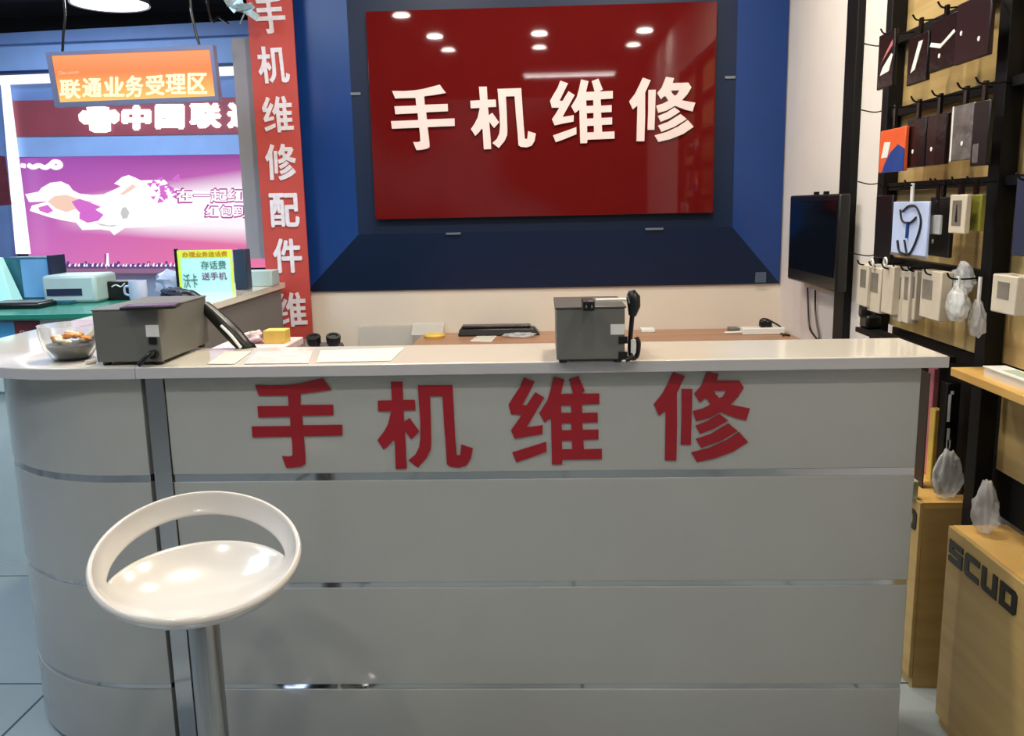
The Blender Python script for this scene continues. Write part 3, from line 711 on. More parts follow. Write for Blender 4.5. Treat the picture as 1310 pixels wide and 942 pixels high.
# row two
a = hang((1125,165,1157,220), 1.06, orange_c, 'hanging_pack', 'orange pack with blue curve at far end of second row', 'pack')
facepoly(a, 'blue_swoosh', navy_c, [(.15,.0),(1,.0),(1,.5),(.75,.62),(.45,.45),(.25,.2)]); facepoly(a, 'white_panel', label_m, [(.1,.35),(.35,.35),(.45,.7),(.2,.72)]); hangtab(a, 1.675)
a = hang((1159,152,1183,214), XH, charcoal, 'hanging_pack', 'dark pack with white dot beside the orange pack', 'pack'); dot(a, .4, .33); hangtab(a, 1.675)
a = hang((1185,147,1210,211), XH, maroon, 'hanging_pack', 'dark maroon pack with white dot mid second row', 'pack'); dot(a, .3, .33); face(a, 'side_band', charcoal, .5, 1, .0, 1); hangtab(a, 1.675)
a = hang((1217,134,1244,205), XH, silverb, 'hanging_pouch', 'silver gray pouch with white dot in second row', 'pouch'); dot(a, .55, .3); face(a, 'white_edge', label_m, 0, .07, 0, 1); hangtab(a, 1.675)
a = hang((1243,130,1264,212), XH, black, 'hanging_pack', 'plain black pack at near end of second row', 'pack'); face(a, 'gray_print', silverb, .15, .5, .05, .35); hangtab(a, 1.675)
# row three
a = hang((1119,250,1140,331), 1.085, black, 'hanging_pack', 'tall plain black pack at far end of third row', 'pack'); hangtab(a, 1.44)
a = hang((1141,258,1186,329), 1.03, pale_blue, 'earphone_pouch', 'pale blue pouch with black earphones in third row', 'pouch', th=.008)
ya, yb, zb, zt, X, th = a['_b']
def fp(u, v): return Vector((X-.003, ya+(yb-ya)*u, zb+(zt-zb)*v))
MB().tube(wire([fp(.32,.82),fp(.5,.92),fp(.7,.9),fp(.85,.65),fp(.75,.3),fp(.55,.04),fp(.42,.3)], 0), .003, 6).build('earphone_wire', black, a)
MB().tube(wire([fp(.25,.85),fp(.33,.65),fp(.55,.62),fp(.72,.72)], 0), .003, 6).build('earphone_wire', black, a)
MB().tube([fp(.5,.64),fp(.49,.34)], .005, 8).build('earphone_remote', navy_c, a)
MB().tube(wire([fp(.22,.28),fp(.3,.08),fp(.5,.04)], 0), .0035, 6).build('earphone_wire', black, a)
face(a, 'clear_foot', gray_win, 0, 1, 0, .05); hangtab(a, 1.44)
a = hang((1188,252,1215,329), XH, black, 'hanging_pack', 'black pack with white dot behind the earphone pouch', 'pack'); dot(a, .25, .25); hangtab(a, 1.44)
a = hang((1189,275,1202,300), 1.045, plastic_c, 'clear_pouch', 'tiny clear pouch hanging beside the earphone pouch', 'pouch', th=.008); hangtab(a, 1.44)
a = hang((1214,249,1235,299), 1.045, white_pk, 'hanging_pack', 'white boxed cable hanging in third row', 'pack', th=.014); facepoly(a, 'window', gray_win, [(.2,.2),(.75,.2),(.75,.85),(.2,.85)]); facepoly(a, 'cable_print', black, [(.42,.3),(.55,.3),(.5,.75),(.46,.75)], .0014); hangtab(a, 1.44)
a = hang((1234,249,1254,296), XH, lime_c, 'hanging_pack', 'olive green pack at near end of third row', 'pack'); hangtab(a, 1.44)
# row four: slim white charger boxes
rowf = [((1097,338,1110,392),1.02,'slim white charger box at far end of the bottom row'),((1110,342,1126,400),1.03,'second slim white charger box from the far end'),((1128,340,1142,402),1.03,'plain white slim box third in the bottom row'),
        ((1143,346,1154,412),1.05,'fourth slim white charger box in the bottom row'),((1154,346,1163,414),1.05,'fifth slim white charger box in the bottom row'),((1164,346,1171,410),1.06,'narrow white box sixth in the bottom row')]
for i, (px, X, lb) in enumerate(rowf):
    a = hang(px, X, white_pk, 'charger_box', lb, 'box', 'slim charger boxes in the bottom row', th=.03)
    if i != 2: face(a, 'window', gray_win, .25, .8, .45, .88)
    hangtab(a, 1.20)
    if i in (1, 2):
        ya, yb, zb, zt, X, th = a['_b']; MB().tube(wire([Vector((X-.01, (ya+yb)/2+.012*math.cos(t_), zt+.012+.012*math.sin(t_))) for t_ in [k*math.pi/4 for k in range(9)]], 0), .003, 6).build('hang_ring', label_m, a)
a = hang((1177,346,1203,409), 1.05, white_pk, 'charger_box', 'wide white charger box with gray window in the bottom row', 'box', th=.03); face(a, 'window', gray_win, .1, .6, .4, .8); hangtab(a, 1.20)
# blister packs
q = atX(1219,388,1.05)
a = thing('blister_pack', 'round clear white blister pack near end of the bottom row', 'pack', (1.05, q.y, q.z-.05))
o = MB(); o.bagshape((1.062,q.y,q.z), .048, (.45,1,1)); o.build('bubble', plastic_c, a, smooth=80)
MB().box(1.055, 1.07, q.y-.03, q.y+.03, q.z-.035, q.z+.03).build('charger', label_m, a, bevel=.008); MB().box(1.058, 1.062, q.y-.008, q.y+.008, q.z+.03, 1.203).build('hang_tab', label_m, a); hook(q.y, 1.20, 1.03)
q = atX(1218,356,1.07)
a = thing('plastic_bag', 'crumpled clear bag behind the blister pack', 'bag', (1.09, q.y, q.z-.05)); MB().bagshape((1.098,q.y,q.z), .05, (.35,1.15,.8)).build('film', plastic_c, a, smooth=80); MB().box(1.093, 1.097, q.y-.006, q.y+.006, q.z+.02, 1.203).build('hang_tab', label_m, a)
q = atX(1240,408,1.08)
a = thing('plastic_bag', 'small limp clear bag below the blister pack', 'bag', (1.1, q.y, q.z-.06)); MB().bagshape((1.1,q.y,q.z), .04, (.4,.8,1.2)).build('film', plastic_c, a, smooth=80); MB().box(1.098, 1.102, q.y-.006, q.y+.006, q.z+.03, 1.203).build('hang_tab', label_m, a)
# near bay
a = hang((1297,226,1318,328), 1.085, navy_bx, 'hanging_pack', 'tall dark navy pack nearest in third row right of post', 'pack'); hangtab(a, 1.44)
a = hang((1268,352,1300,402), 1.0, white_pk, 'window_box', 'white box with clear window hung right of the near post', 'box', th=.045); face(a, 'window', gray_win, .25, .72, .38, .82)
ya, yb, zb, zt, X, th = a['_b']; hook((ya+yb)/2, 1.20, X); MB().box(X+.015, X+.025, (ya+yb)/2-.012, (ya+yb)/2+.012, zt, 1.21).build('hang_tab', label_m, a)
# loose hooks on the far end
for z, tip in ((1.90,1.065),(1.69,1.065),(1.455,1.07),(1.215,1.06)): 
    MB().tube(wire([(XR+.01,3.045,z),(XR-.02,3.06,z-.004),(tip,3.065,z+.006)], 0), .0022, 6).build('hook', black_m, rk)
# black clamp at the rack foot
q = atX(1115,412,1.1)
cl = thing('black_clamp', 'small black clamp lamp at far end of rack behind the counter', 'clamp', (q.x, q.y, .972))
MB().obox((1.105, 2.98, .995), (.05, .07, .045)).build('clamp_body', black, cl, bevel=.008); MB().obox((1.09, 2.99, 1.03), (.035, .05, .05)).build('head', black, cl, bevel=.012)
# book on the shelf
bk = thing('white_book', 'white booklet lying on the maple shelf at the right edge', 'book', (1.10, 1.98, .972))
q0 = atZ(1252, 462, .985)
MB().box(1.075, 1.125, 1.72, 2.14, .972, .992).build('pages', paper, bk); MB().box(1.072, 1.126, 1.718, 2.142, .992, .995).build('cover', label_m, bk)
MB().box(1.085, 1.12, 1.80, 2.08, .995, .9953).build('green_print', mat('green_ink', (176, 190, 168), .6), bk)

# base cabinets
def cabinet(x0, y0, y1, h, label, txt, uspan):
    t = thing('base_cabinet', label, 'cabinet', ((x0+XR)/2, (y0+y1)/2, 0), 'maple base cabinets under the rack')
    MB().box(x0+.012, XW-.04, y0, y1, 0, h-.016).build('carcass', cab_m, t)
    fp_ = MB().box(x0, x0+.012, y0, y1, .03, h).build('front_panel', cab_m, t, bevel=.002)
    MB().box(x0+.012, XW-.04, y0, y1, h-.016, h).build('cabinet_top', wood_s, t)
    ya, yb = uspan; z0, z1 = h-.088, h-.030
    LET = {'S': [(0,1),(1,1),(1,.74),(.3,.74),(.3,.62),(1,.62),(1,0),(0,0),(0,.26),(.7,.26),(.7,.38),(0,.38)],
           'C': [(.12,1),(1,1),(1,.74),(.3,.74),(.3,.26),(1,.26),(1,0),(.12,0),(0,.12),(0,.88)],
           'U': [(0,1),(.3,1),(.3,.26),(.7,.26),(.7,1),(1,1),(1,.0),(.12,0),(0,.12)]}
    n = len(txt); wl = (yb-ya)/n
    for i, c in enumerate(txt):
        y_ = ya+wl*i
        fn = lambda u, v: (x0-.0003, y_+wl*.86*u, z0+(z1-z0)*v)
        lp = [LET[c]] if c in LET else [[(0,0),(.86,0),(1,.14),(1,.86),(.86,1),(0,1)], [(.3,.26),(.7,.26),(.7,.74),(.3,.74)]]
        MB().poly(lp, fn, Vector((-.002,0,0))).build('letter', black, fp_, smooth=0)
    return t
cabinet(1.045, 1.56, 2.20, .563, 'near maple base cabinet with black SCUD lettering at the right edge', 'SCUD', (2.185, 1.845))
cabinet(1.045, 2.375, 2.99, .563, 'far maple base cabinet half hidden behind the white counter', 'SCUD', (2.73, 2.375))

# stock standing in the gap and lower bay of the rack
def standing(x0, x1, y0, y1, z0, z1, m, name, label, cat, marks=()):
    t = thing(name, label, cat, ((x0+x1)/2, (y0+y1)/2, z0)); MB().box(x0, x1, y0, y1, z0, z1).build('pack', m, t, bevel=.003)
    for u0, u1, v0, v1 in marks:
        MB().box(x0+(x1-x0)*u0, x0+(x1-x0)*u1, y0-.0008, y0, z0+(z1-z0)*v0, z0+(z1-z0)*v1).build('printed_mark', label_m, t)
    return t
CT = .563
def pxbox(l, t, r, b, Y): a = atY(l, b, Y); c = atY(r, t, Y); return a.x, c.x, a.z, c.z
x0, x1, z0, z1 = pxbox(1177, 478, 1191, 660, 2.50); standing(x0, x1, 2.50, 2.56, CT, z1, mat('dark_brown_carton', (52, 42, 32), .6), 'tall_carton', 'tall dark brown carton just right of the counter end', 'carton')
x0, x1, z0, z1 = pxbox(1191, 472, 1203, 532, 2.62); standing(x0, x1, 2.62, 2.66, CT, z1, pink_c, 'pink_box', 'slim pink box standing right of the counter end', 'box')
x0, x1, z0, z1 = pxbox(1192, 524, 1206, 575, 2.57); standing(x0, x1, 2.565, 2.60, CT, z1, yellow, 'yellow_box', 'yellowish box in front of the slim pink box', 'box')
x0, x1, z0, z1 = pxbox(1206, 490, 1230, 575, 2.44); standing(x0, x1, 2.44, 2.48, CT, z1, black, 'black_box', 'black box with white print left of the near post', 'box', ((.15,.35,.66,.90),(.28,.5,.90,.93),(.3,.52,.42,.50),(.22,.42,.40,.60)))
x0, x1, z0, z1 = pxbox(1163, 616, 1176, 656, 2.40); standing(x0, x1, 2.40, 2.43, CT, z1, mat('pale_green_card', (176, 184, 150), .5, var=.3, scale=30), 'small_pack', 'small pale green pack peeking past the counter end', 'pack')
def bag(c, r, sc, label, m=plastic_c):
    t = thing('plastic_bag', label, 'bag', (c[0], c[1], c[2]-r*sc[2])); MB().bagshape(c, r, sc).build('film', m, t, smooth=80); return t
q = atY(1211, 630, 2.405); bag((q.x, 2.41, CT+.072), .046, (.85,.5,1.55), 'crumpled clear bag on the far cabinet left of the near post')
q = atY(1250, 632, 2.14); bag((1.105, 2.14, CT+.070), .046, (.6,.8,1.5), 'crumpled clear bag on the near cabinet beside the post')
# ================================================================ LEFT BACKGROUND: NEIGHBOURING STALLS
YF = 7.5
def fr(l, t, r, b, Y): a = atY(l, (t+b)/2, Y); c = atY(r, (t+b)/2, Y); m_ = (l+r)/2; return a.x, c.x, atY(m_, b, Y).z, atY(m_, t, Y).z
# billboard
xl, xr = atY(22, 205, YF).x, atY(345, 205, YF).x; zb, zt = atY(200, 345, YF).z, atY(200, 198, YF).z
bb = thing('poster_lightbox', 'large lit purple and pink poster behind the neighbouring stall', 'poster', ((xl+xr)/2, YF, zb))
MB().box(xl, xr, YF, YF+.05, zb, zt).build('lit_panel', billboard_mat(), bb, smooth=0)
cloud_m = mat('poster_white', (255, 247, 252), .5, emit=1.0); cream_m = mat('poster_cream', (246, 206, 186), .5, emit=.95); pinkl = mat('poster_pink', (214, 110, 205), .5, emit=.95); inkp = mat('poster_magenta_ink', (176, 56, 150), .5, emit=.9); grayp = mat('poster_gray', (205, 205, 200), .5, emit=.9); skyl = mat('poster_skyline', (104, 74, 140), .5, emit=.8)
ZA = (10, 190, 1001/170); ZB_ = (160, 190, 1001/170)
def pf(Z, d): return lambda x, y: atY(Z[0]+x/Z[2], Z[1]+y/Z[2], YF-d)
def printed(name, m, pts, Z, d): return MB().poly([pts], pf(Z, d), Vector((0,.002,0))).build(name, m, bb, smooth=0)
printed('printed_cloud', cloud_m, [(130,345),(230,325),(255,295),(320,258),(400,248),(460,275),(490,315),(540,340),(640,350),(720,345),(800,310),(850,285),(800,265),(860,215),(910,200),(960,220),(1000,240),(1180,235),(1240,300),(1500,330),(1720,340),(1800,400),(1700,520),(1400,560),(1100,590),(880,600),(800,655),(770,620),(700,610),(560,615),(515,560),(400,540),(300,515),(165,470),(180,430),(300,400),(160,405)], ZA, .004)
printed('printed_shade', cream_m, [(300,400),(350,360),(440,350),(560,390),(640,400),(560,440),(440,480),(360,450)], ZA, .007)
printed('printed_shade', grayp, [(860,450),(885,440),(915,480),(900,525),(865,530),(850,490)], ZA, .0075)
printed('printed_shade', cream_m, [(845,345),(900,300),(940,270),(965,290),(920,320),(870,350)], ZA, .0075)
printed('printed_shade', pinkl, [(230,445),(300,425),(340,470),(300,490),(240,470)], ZA, .0075)
printed('printed_shade', pinkl, [(540,490),(650,455),(720,500),(680,545),(600,560),(540,530)], ZA, .0075)
printed('printed_shade', grayp, [(660,560),(760,580),(830,575),(790,590),(700,580)], ZA, .0075)
printed('printed_shade', pinkl, [(480,400),(540,380),(600,400),(700,440),(640,470),(560,500),(520,460)], ZA, .0075)
fl = MB()
random.seed(3)
for i in range(30):
    cx, cy = 290+random.gauss(0,55), 320+random.gauss(0,45); s_ = random.uniform(12,34); a0 = random.random()*6
    fl.poly([[(cx+s_*math.cos(a0+k*2.1), cy+s_*.8*math.sin(a0+k*2.1)) for k in range(3)]], pf(ZB_, .006), Vector((0,.001,0)))
fl.build('printed_flowers', pinkl, bb, smooth=0)
def tq(x0, y0, x1, y1, Z, d): f = pf(Z, d); return quadmap(f(x0,y1), f(x1,y1), f(x1,y0), f(x0,y0))
text('printed_text', '在一起红', inkp, bb, tq(374,294,911,418,ZB_,.007), bold=.06); text('printed_text', '在一起红', cloud_m, bb, tq(386,306,899,406,ZB_,.012), bold=.02)
text('printed_text', '红包到', inkp, bb, tq(594,419,921,528,ZB_,.007), bold=.06); text('printed_text', '红包到', cloud_m, bb, tq(606,431,909,516,ZB_,.012), bold=.02)
w = pf(ZA, .008)
MB().tube(wire([w(155,125),w(190,142),w(235,128),w(280,145),(w(320,125)),w(350,100),w(385,105),w(395,130),w(360,145),w(325,128)], 0), .022, 6).build('wave_logo', cloud_m, bb)
MB().tube([w(105,128), w(132,132)], .022, 6).build('wave_logo', cloud_m, bb)
sk = MB()
for i in range(70):
    x = 330+i*19; h = random.choice((22,30,40,55,34)); h = 110 if i == 21 else h
    wd = 9 if i == 21 else 19
    sk.poly([[(x,905),(x+wd,905),(x+wd,905-h),(x,905-h)]], pf(ZA, .006), Vector((0,.001,0)))
sk.build('printed_skyline', skyl, bb, smooth=0)
sk = MB()
for i in range(40):
    x = 330+i*33+random.uniform(-8,8); sk.poly([[(x,890),(x+14,890),(x+14,880-random.uniform(5,25)),(x,880)]], pf(ZA, .009), Vector((0,.001,0)))
for x in (740, 1600): sk.poly([[(x,880),(x+22,880),(x+18,790),(x+4,790)]], pf(ZA, .009), Vector((0,.001,0)))
sk.build('printed_towers', cloud_m, bb, smooth=0)
printed('white_base_strip', mat('poster_base', (205, 150, 185), .5, emit=.4), [(330,905),(1800,905),(1800,940),(330,940)], ZA, .010)

# LED frame of the far stall
lf = thing('led_frame', 'glowing white tube frame around the far stall', 'light', (-3.9, 7.3, 1))
o = MB(); f = lambda x, y: atY(x, y, 7.35)
MB().poly([[(0,97),(9,98),(37,325),(20,325)]], f, Vector((0,.03,0))).build('upright_tube', led_w, lf, smooth=0)
MB().poly([[(-60,99),(320,84),(320,95),(5,108),(-60,110)]], f, Vector((0,.03,0))).build('top_tube', led_w, lf, smooth=0)
# blue-lit soffit and fascia
def band(pts, Y, m, name, th=.06): return MB().poly([pts], lambda x, y: atY(x, y, Y), Vector((0,th,0))).build(name, m, smooth=0)
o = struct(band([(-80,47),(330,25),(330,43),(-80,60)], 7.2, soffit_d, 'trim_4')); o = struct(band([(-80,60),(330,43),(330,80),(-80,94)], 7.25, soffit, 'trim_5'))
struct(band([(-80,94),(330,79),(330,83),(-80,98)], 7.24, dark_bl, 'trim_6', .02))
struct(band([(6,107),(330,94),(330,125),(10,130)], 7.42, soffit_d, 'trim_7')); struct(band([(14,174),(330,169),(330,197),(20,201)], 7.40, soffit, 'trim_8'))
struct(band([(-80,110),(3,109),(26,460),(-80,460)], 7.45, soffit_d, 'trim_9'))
struct(band([(-80,346),(345,346),(345,620),(-80,620)], 7.56, mat('gray_blue_dado', (150, 165, 185), .5), 'trim_3', .02))
fa = thing('shop_fascia', 'red shop fascia with glowing white logo and Chinese characters', 'sign', (-3.2, 7.4, 1.95))
f74 = lambda x, y: atY(x, y, 7.39)
MB().poly([[(10,129),(330,124),(330,171),(14,175)]], f74, Vector((0,.05,0))).build('fascia_board', fascia_r, fa, smooth=0)
ZK = (60, 50, 1310/210)
fk = lambda x, y: atY(ZK[0]+x/ZK[2], ZK[1]+y/ZK[2], 7.385)
kn = [(320,545),(405,530),(495,545),(500,572),(545,562),(582,600),(578,650),(540,680),(510,665),(512,735),(470,748),(385,748),(345,730),(340,680),(300,682),(262,650),(255,605),(290,570),(325,575)]
MB().poly([kn], fk, Vector((0,-.01,0))).build('knot_logo', fascia_l, fa, smooth=0)
for ch, x0, y0, x1, y1 in (('中',600,525,835,732),('国',865,518,1100,722),('联',1140,508,1395,716),('通',1440,505,1690,715)):
    a = [fk(x0,y1), fk(x1,y1), fk(x1,y0), fk(x0,y0)]
    text('glowing_character', ch, fascia_l, fa, quadmap(*a), bold=.075, thick=Vector((0,-.01,0)))
tag(MB().poly([[(-30,195),(6,200),(14,262),(-30,266)]], lambda x, y: atY(x, y, 7.0), Vector((0,.01,0))).build('wall_poster', dk_red, smooth=0), 'dark red poster at the left edge beyond the lit frame', 'poster')

# hanging orange lightbox
YO = 4.05
ol = thing('hanging_lightbox', 'orange lit hanging sign with Chinese characters and gray frame', 'sign', atY(168, 100, YO))
fo = lambda x, y: atY(x, y, YO)
OC = [(70,137),(280,128),(272,57),(58,67)]
IC = [(76,131),(275,123),(268,63),(65,71)]
MB().poly([OC, IC], fo, Vector((0,.045,0))).build('frame', alu, ol, smooth=0)
MB().poly([IC], lambda x, y: atY(x, y, YO)+Vector((0,.006,0)), Vector((0,.036,0))).build('lit_panel', orange_e, ol, smooth=0)
nt_ = orange_e.node_tree; tc_ = nt_.nodes.new('ShaderNodeTexCoord'); sx_ = nt_.nodes.new('ShaderNodeSeparateXYZ'); rm_ = nt_.nodes.new('ShaderNodeValToRGB')
nt_.links.new(tc_.outputs['Generated'], sx_.inputs[0]); nt_.links.new(sx_.outputs[2], rm_.inputs[0]); e_ = rm_.color_ramp.elements
e_[0].position = .05; e_[0].color = lin((255, 205, 110))+(1,); e_[1].position = .6; e_[1].color = lin((252, 136, 72))+(1,)
k_ = e_.new(.95); k_.color = lin((255, 158, 96))+(1,); nt_.links.new(rm_.outputs[0], nt_.nodes['Principled BSDF'].inputs['Emission Color'])
litp = bpy.data.objects[[o.name for o in ol.children if o.name.startswith('lit_panel')][0]]
fz = lambda x, y: atY(ZK[0]+x/ZK[2], ZK[1]+y/ZK[2], YO)
for ch, x0, y0, x1, y1 in (('联',105,322,270,478),('通',285,312,440,465),('业',455,300,620,460),('务',630,290,770,465),('受',790,285,940,450),('理',948,278,1110,440),('区',1125,270,1280,440)):
    text('lit_character', ch, orange_t, litp, quadmap(fz(x0,y1), fz(x1,y1), fz(x1,y0), fz(x0,y0)), bold=.03, thick=Vector((0,-.003,0)))
text('lit_wordmark', 'China unicom', mat('pale_peach_ink', (255, 200, 160), .4, emit=.85), litp, quadmap(fz(90,287), fz(255,277), fz(255,247), fz(90,256)), bold=.01)
yc = YO+.022
for pts in ([(80,66),(81,45),(83,20),(84,-20)], [(255,57),(250,40),(245,15),(241,-20)]):
    P = [atY(x, y, yc) for x, y in pts]; P[-1].z = ZC; MB().tube(P, .006, 8).build('hanging_wire', black, ol)
P = [atY(258,-10,yc), atY(266,8,yc+.2), atY(280,22,yc+.5), atY(292,30,yc+.9)]; P[0].z = ZC-.002
tag(MB().tube(wire(P, 0), .006, 8).build('loose_cable', black), 'loose gray cable drooping from the black ceiling', 'cable')
pts = [atY(x, y, 4.3) for x, y in ((283,-6),(300,-6),(325,-8),(325,10),(318,18),(308,13),(296,10))]
cr_ = MB()
for i in range(9):
    c = atY(296+i*3.2, 2+1.6*i+random.uniform(-3,3), 4.35); cr_.obox(c, (.05+.03*random.random(), .004, .035), Matrix.Rotation(random.uniform(-.8,.8),3,'Y') @ Matrix.Rotation(random.uniform(-.6,.6),3,'X'))
c = atY(310,6,4.35); cr_.tube([c, Vector((c.x,c.y,ZC))], .004, 6); cr_.tube([atY(314,14,4.35), atY(307,30,4.4)], .004, 6)
tag(cr_.build('foil_garland', mat('pale_foil', (180, 205, 215), .3, .4, var=.3, scale=20)), 'crumpled pale foil garland hanging beside the banner top', 'decoration')

# pendant lamp
q = atY(141, 6, 5.2)
pl = thing('pendant_lamp', 'large round glowing pendant lamp under the black ceiling', 'lamp', q)
MB().lathe(q, [(.215,0),(.212,.03),(.15,.16),(.07,.22),(.05,.26),(0,.26),(0,.25),(.14,.15),(.205,.01)], 40).build('lamp_shade', lamp_sh, pl)
MB().lathe(q, [(0,.004),(.205,.004),(.205,.010),(0,.010)], 40).build('diffuser', lamp_e, pl)
MB().tube([q+Vector((0,0,.25)), Vector((q.x,q.y,ZC))], .008, 8).build('cord', black, pl)

# neighbouring counter with its things
ZN = 1.03
nf = atZ(60, 402, ZN); YN0 = nf.y; YN1 = YN0+.62
nc = thing('neighbour_counter', 'pale counter with green glass top at the left background', 'counter', (-2.6, YN0+.3, 0))
MB().box(-4.6, -1.72, YN0, YN1, ZN-.02, ZN).build('glass_top', teal_top, nc, bevel=.002)
MB().box(-4.55, -1.75, YN0+.03, YN1-.02, .72, ZN-.021).build('upper_front', ctr_white, nc)
MB().box(-4.55, -1.75, YN0+.05, YN1-.02, .0, .719).build('lower_front', ctr_white, nc)
q0, q1 = atY(-20,440,YN0+.027), atY(22,411,YN0+.027); MB().box(-3.6, q1.x, YN0+.025, YN0+.03, .90, q1.z).build('blue_panel', ctr_blue, nc)
q0, q1 = atY(22,440,YN0+.027), atY(50,411,YN0+.027); MB().box(q0.x, q1.x, YN0+.022, YN0+.03, .90, q1.z).build('red_sticker', dk_red, nc)
text('sticker_lettering', 'China', mat('pale_pink_ink', (220, 170, 180), .5), nc, quadmap((q0.x+.02,YN0+.0215,q1.z-.05),(q0.x+.065,YN0+.0215,q1.z-.05),(q0.x+.065,YN0+.0215,q1.z-.035),(q0.x+.02,YN0+.0215,q1.z-.035)), bold=.02)
def onN(l, t, r, b, D): x0, x1, z0, z1 = fr(l, t, r, b, YN0+D); return x0, x1, z1
D = .50
x0, x1, zt = onN(8, 329, 66, 383, D)
mo = thing('counter_monitor', 'bluish screen unit at the left end of the neighbouring counter', 'monitor', ((x0+x1)/2, YN0+D, ZN))
MB().box(x0, x1, YN0+D, YN0+D+.1, ZN, zt).build('casing', teal_d, mo, bevel=.004)
MB().box(x0+(x1-x0)*.36, x1-.01, YN0+D-.003, YN0+D, ZN+.02, zt-.01).build('screen', mon_b, mo)
MB().box(x1, x1+.015, YN0+D-.02, YN0+D+.1, ZN, zt+.006).build('side_fin', navy_bx, mo)
x0, x1, zt = onN(-14, 330, 8, 383, D-.05); tag(MB().hexa([(x0,YN0+D-.1,ZN),(x1+.05,YN0+D-.1,ZN),(x1+.05,YN0+D-.02,ZN),(x0,YN0+D-.02,ZN),(x0,YN0+D-.06,zt),(x1-.02,YN0+D-.06,zt),(x1-.02,YN0+D-.02,zt),(x0,YN0+D-.02,zt)]).build('plastic_folder', card_t, bevel=.003), 'pale green folder standing left of the bluish screen', 'folder')
x0, x1, zt = onN(0, 377, 66, 386, D-.2)
kb = thing('black_keyboard', 'black keyboard lying in front of the bluish screen', 'keyboard', ((x0+x1)/2, YN0+.2, ZN)); MB().box(x0, x1, YN0+.20, YN0+.34, ZN, ZN+.02).build('keyboard_base', black, kb, bevel=.005); MB().box(x0+.01, x1-.01, YN0+.21, YN0+.33, ZN+.02, ZN+.026).build('keys', darkgray, kb)
x0, x1, zt = onN(70, 350, 137, 385, D)
pr = thing('receipt_printer', 'pale gray printer with dark slot on the neighbouring counter', 'printer', ((x0+x1)/2, YN0+D, ZN))
MB().box(x0, x1, YN0+D-.1, YN0+D+.1, ZN, zt).build('housing', prn_w, pr, bevel=.015)
h = zt-ZN; MB().box(x0+.02, x0+(x1-x0)*.74, YN0+D-.103, YN0+D-.099, ZN+h*.28, ZN+h*.52).build('paper_slot', navy_bx, pr)
MB().box(x0+.02, x0+(x1-x0)*.6, YN0+D-.14, YN0+D-.101, ZN+.002, ZN+.014).build('paper_tray', teal_d, pr)
x0, x1, zt = onN(138, 360, 165, 384, D)
bb2 = thing('black_cube_box', 'black box with white scribble right of the pale printer', 'box', ((x0+x1)/2, YN0+D, ZN))
MB().box(x0, x1, YN0+D, YN0+D+.1, ZN, zt).build('box_body', black, bb2, bevel=.004)
MB().tube(wire([(x0+.02,YN0+D-.001,ZN+.06),(x0+.04,YN0+D-.001,ZN+.068),(x0+.06,YN0+D-.001,ZN+.06),(x0+.08,YN0+D-.001,ZN+.075)],0), .003, 6).build('white_scribble', label_m, bb2)
q = atZ(178, 384, TZ); r_ = .036; zt = atY(178, 359, q.y).z
mg = thing('white_mug', 'bluish white mug on the left counter behind the gray box', 'mug', (q.x, q.y, TZ))
MB().lathe(mg.location, [(0,0),(r_*.9,0),(r_,.01),(r_,zt-TZ),(r_*.9,zt-TZ),(r_*.88,.012),(0,.012)], 28).build('mug_body', bluewhite, mg)
MB().tube(wire([q+Vector((-r_+.003,0,.06)),q+Vector((-r_-.02,0,.055)),q+Vector((-r_-.02,0,.028)),q+Vector((-r_+.003,0,.018))],0), .005, 8).build('mug_handle', bluewhite, mg)
q = atZ(204, 374, TZ)+Vector((.06,0,0))
tag(MB().ball((q.x, q.y, TZ+.046), .055, (1.35,.8,.95), 3, .5).build('plastic_bag', bluewhite), 'crumpled bluish bag between the mug and price card', 'bag')
q = atZ(222, 381, TZ)
tag(MB().ball((q.x, q.y, TZ+.022), .028, (1.9,1.0,.8), 3, .6).build('cable_bundle', navy_bx), 'dark bundle of cables in front of the price card', 'cables')
YP = 3.93; ZP = TZ
x0, x1, z0, z1 = fr(228, 320, 298, 366, YP)
pcard = thing('price_card', 'pale cyan and yellow handwritten price card standing on the left counter', 'price card', ((x0+x1)/2, YP, ZP))
pc0 = pcard; pcard = MB().box(x0, x1, YP, YP+.008, ZP, z1).build('card', card_t, pc0)
hh = z1-ZP; MB().box(x0, x1, YP-.001, YP, ZP+hh*.82, z1).build('header_strip', card_y, pcard); MB().box(x0, x0+.012, YP-.001, YP, ZP, ZP+hh*.82).build('edge_strip', card_y, pcard); MB().box(x1-.01, x1, YP-.001, YP, ZP, ZP+hh*.82).build('edge_strip', card_y, pcard)
W_ = x1-x0; qm = lambda u0, v0, u1, v1: quadmap((x0+W_*u0,YP-.0022,ZP+hh*v0),(x0+W_*u1,YP-.0022,ZP+hh*v0),(x0+W_*u1,YP-.0022,ZP+hh*v1),(x0+W_*u0,YP-.0022,ZP+hh*v1))
text('card_text', '办理业务送话费', card_o, pcard, qm(.1,.84,.92,.97), bold=.02); text('card_text', '存话费', card_k, pcard, qm(.42,.55,.88,.75), bold=.01); text('card_text', '送手机', card_p, pcard, qm(.42,.30,.88,.48), bold=.01); text('card_text', '沃卡', card_k, pcard, qm(.08,.12,.34,.45), bold=.01)
MB().box(x0-.012, x0, YP-.003, YP+.012, ZP, z1+.008).build('stand_edge', black, pc0)
x0, x1, z0, z1 = fr(299, 319, 315, 362, YP+.12); tag(MB().box(x0, x1, YP+.12, YP+.19, ZP, z1).build('navy_box', navy_bx, bevel=.004), 'tall dark navy box right of the price card', 'box')
x0, x1, z0, z1 = fr(305, 347, 348, 364, 4.22)
tag(MB().box(x0, x1, 4.22, 4.34, ZP, z1).build('pale_carton', prn_w, bevel=.004), 'low pale blue carton beside the red banner', 'carton')

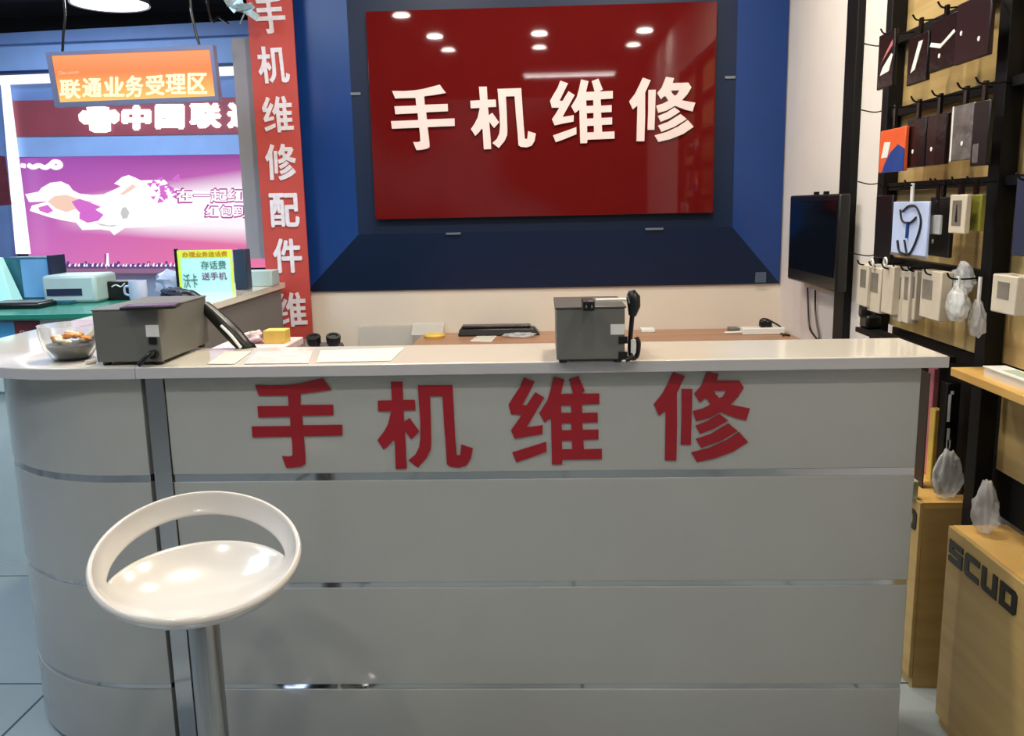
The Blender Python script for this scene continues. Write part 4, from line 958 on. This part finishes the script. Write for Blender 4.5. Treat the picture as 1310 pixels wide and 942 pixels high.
# ================================================================ LIGHTS
def area(name, loc, size, power, col=(1,1,1), target=None, sy=None, shape='DISK'):
    l = bpy.data.lights.new(name, 'AREA'); l.shape = shape if sy is None else 'RECTANGLE'; l.size = size
    if sy: l.size_y = sy
    l.energy = power; l.color = col; o = bpy.data.objects.new(name, l); C.objects.link(o); o.location = loc
    if target is not None:
        o.rotation_euler = (Vector(target)-Vector(loc)).to_track_quat('-Z', 'Y').to_euler()
    return o
WARM = (1, .94, .83)
def downlight(x, y, p, col=WARM):
    t = thing('ceiling_downlight', 'round recessed downlight in the black ceiling', 'light', (x, y, ZC-.012), 'ceiling downlights')
    MB().lathe((x,y,ZC-.012), [(.062,0),(.075,0),(.075,.013),(.062,.013),(.062,0)], 28).build('trim_ring', label_m, t)
    MB().lathe((x,y,ZC-.012), [(0,.004),(.06,.004),(.06,.010),(0,.010)], 28).build('glow_disc', down_e, t)
    area('downlight_lamp', (x, y, ZC-.03), .14, p, col)
DLP = [(-1.0,.18,10),(0,.18,10),(1.0,.18,10),(-.95,-.57,3),(0,-.57,3),(.97,-.57,3),(-1.17,1.14,5)]
for x, y, p in DLP: downlight(x, y, p)
for x in (-.8, .45): downlight(x, 2.45, 27, (1, .89, .70))  # unseen extra pair, added to brighten the ledge top but not the front
for x in (-.5, .55): downlight(x, 3.5, 19, (1, .92, .79))
tl = thing('ceiling_tube_light', 'long white tube light on the ceiling', 'light', (.365, -2.35, ZC-.04))
MB().box(-.22, .95, -2.37, -2.33, ZC-.03, ZC).build('batten', label_m, tl); MB().tube([(-.2,-2.35,ZC-.045),(.93,-2.35,ZC-.045)], .014, 12).build('tube', tube_e, tl)
area('tube_lamp', (.365, -2.35, ZC-.07), 1.1, 10, (1,.97,.93), sy=.05)
area('pendant_glow', (pl.location.x, pl.location.y, pl.location.z-.02), .38, 40, (.82, .90, 1))
area('mall_glow', (-2.7, .5, ZC-.06), 1.2, 30, (.62, .78, 1), sy=1.2)
area('mall_glow', (-2.7, 2.4, ZC-.06), 1.2, 55, (.66, .80, 1), sy=1.2)
area('mall_glow', (-3.4, 5.9, ZC-.06), 1.6, 60, (.66, .80, 1), sy=1.2)
w = bpy.data.worlds.new('world'); scn.world = w; w.use_nodes = True; nt = w.node_tree
bg = nt.nodes['Background']; tc = nt.nodes.new('ShaderNodeTexCoord'); nz = nt.nodes.new('ShaderNodeTexNoise'); nz.inputs['Scale'].default_value = 5; nz.inputs['Detail'].default_value = 1
rp = nt.nodes.new('ShaderNodeValToRGB'); rp.color_ramp.elements[0].position = .46; rp.color_ramp.elements[0].color = (.05,.05,.055,1); rp.color_ramp.elements[1].position = .54; rp.color_ramp.elements[1].color = (.62,.63,.66,1)
nt.links.new(tc.outputs['Generated'], nz.inputs['Vector']); nt.links.new(nz.outputs['Fac'], rp.inputs['Fac']); nt.links.new(rp.outputs['Color'], bg.inputs['Color']); bg.inputs['Strength'].default_value = .36
for o in bpy.data.objects:
    if '_b' in o: del o['_b']
scn.view_settings.view_transform = 'Standard'; scn.view_settings.look = 'None'; scn.view_settings.exposure = 0
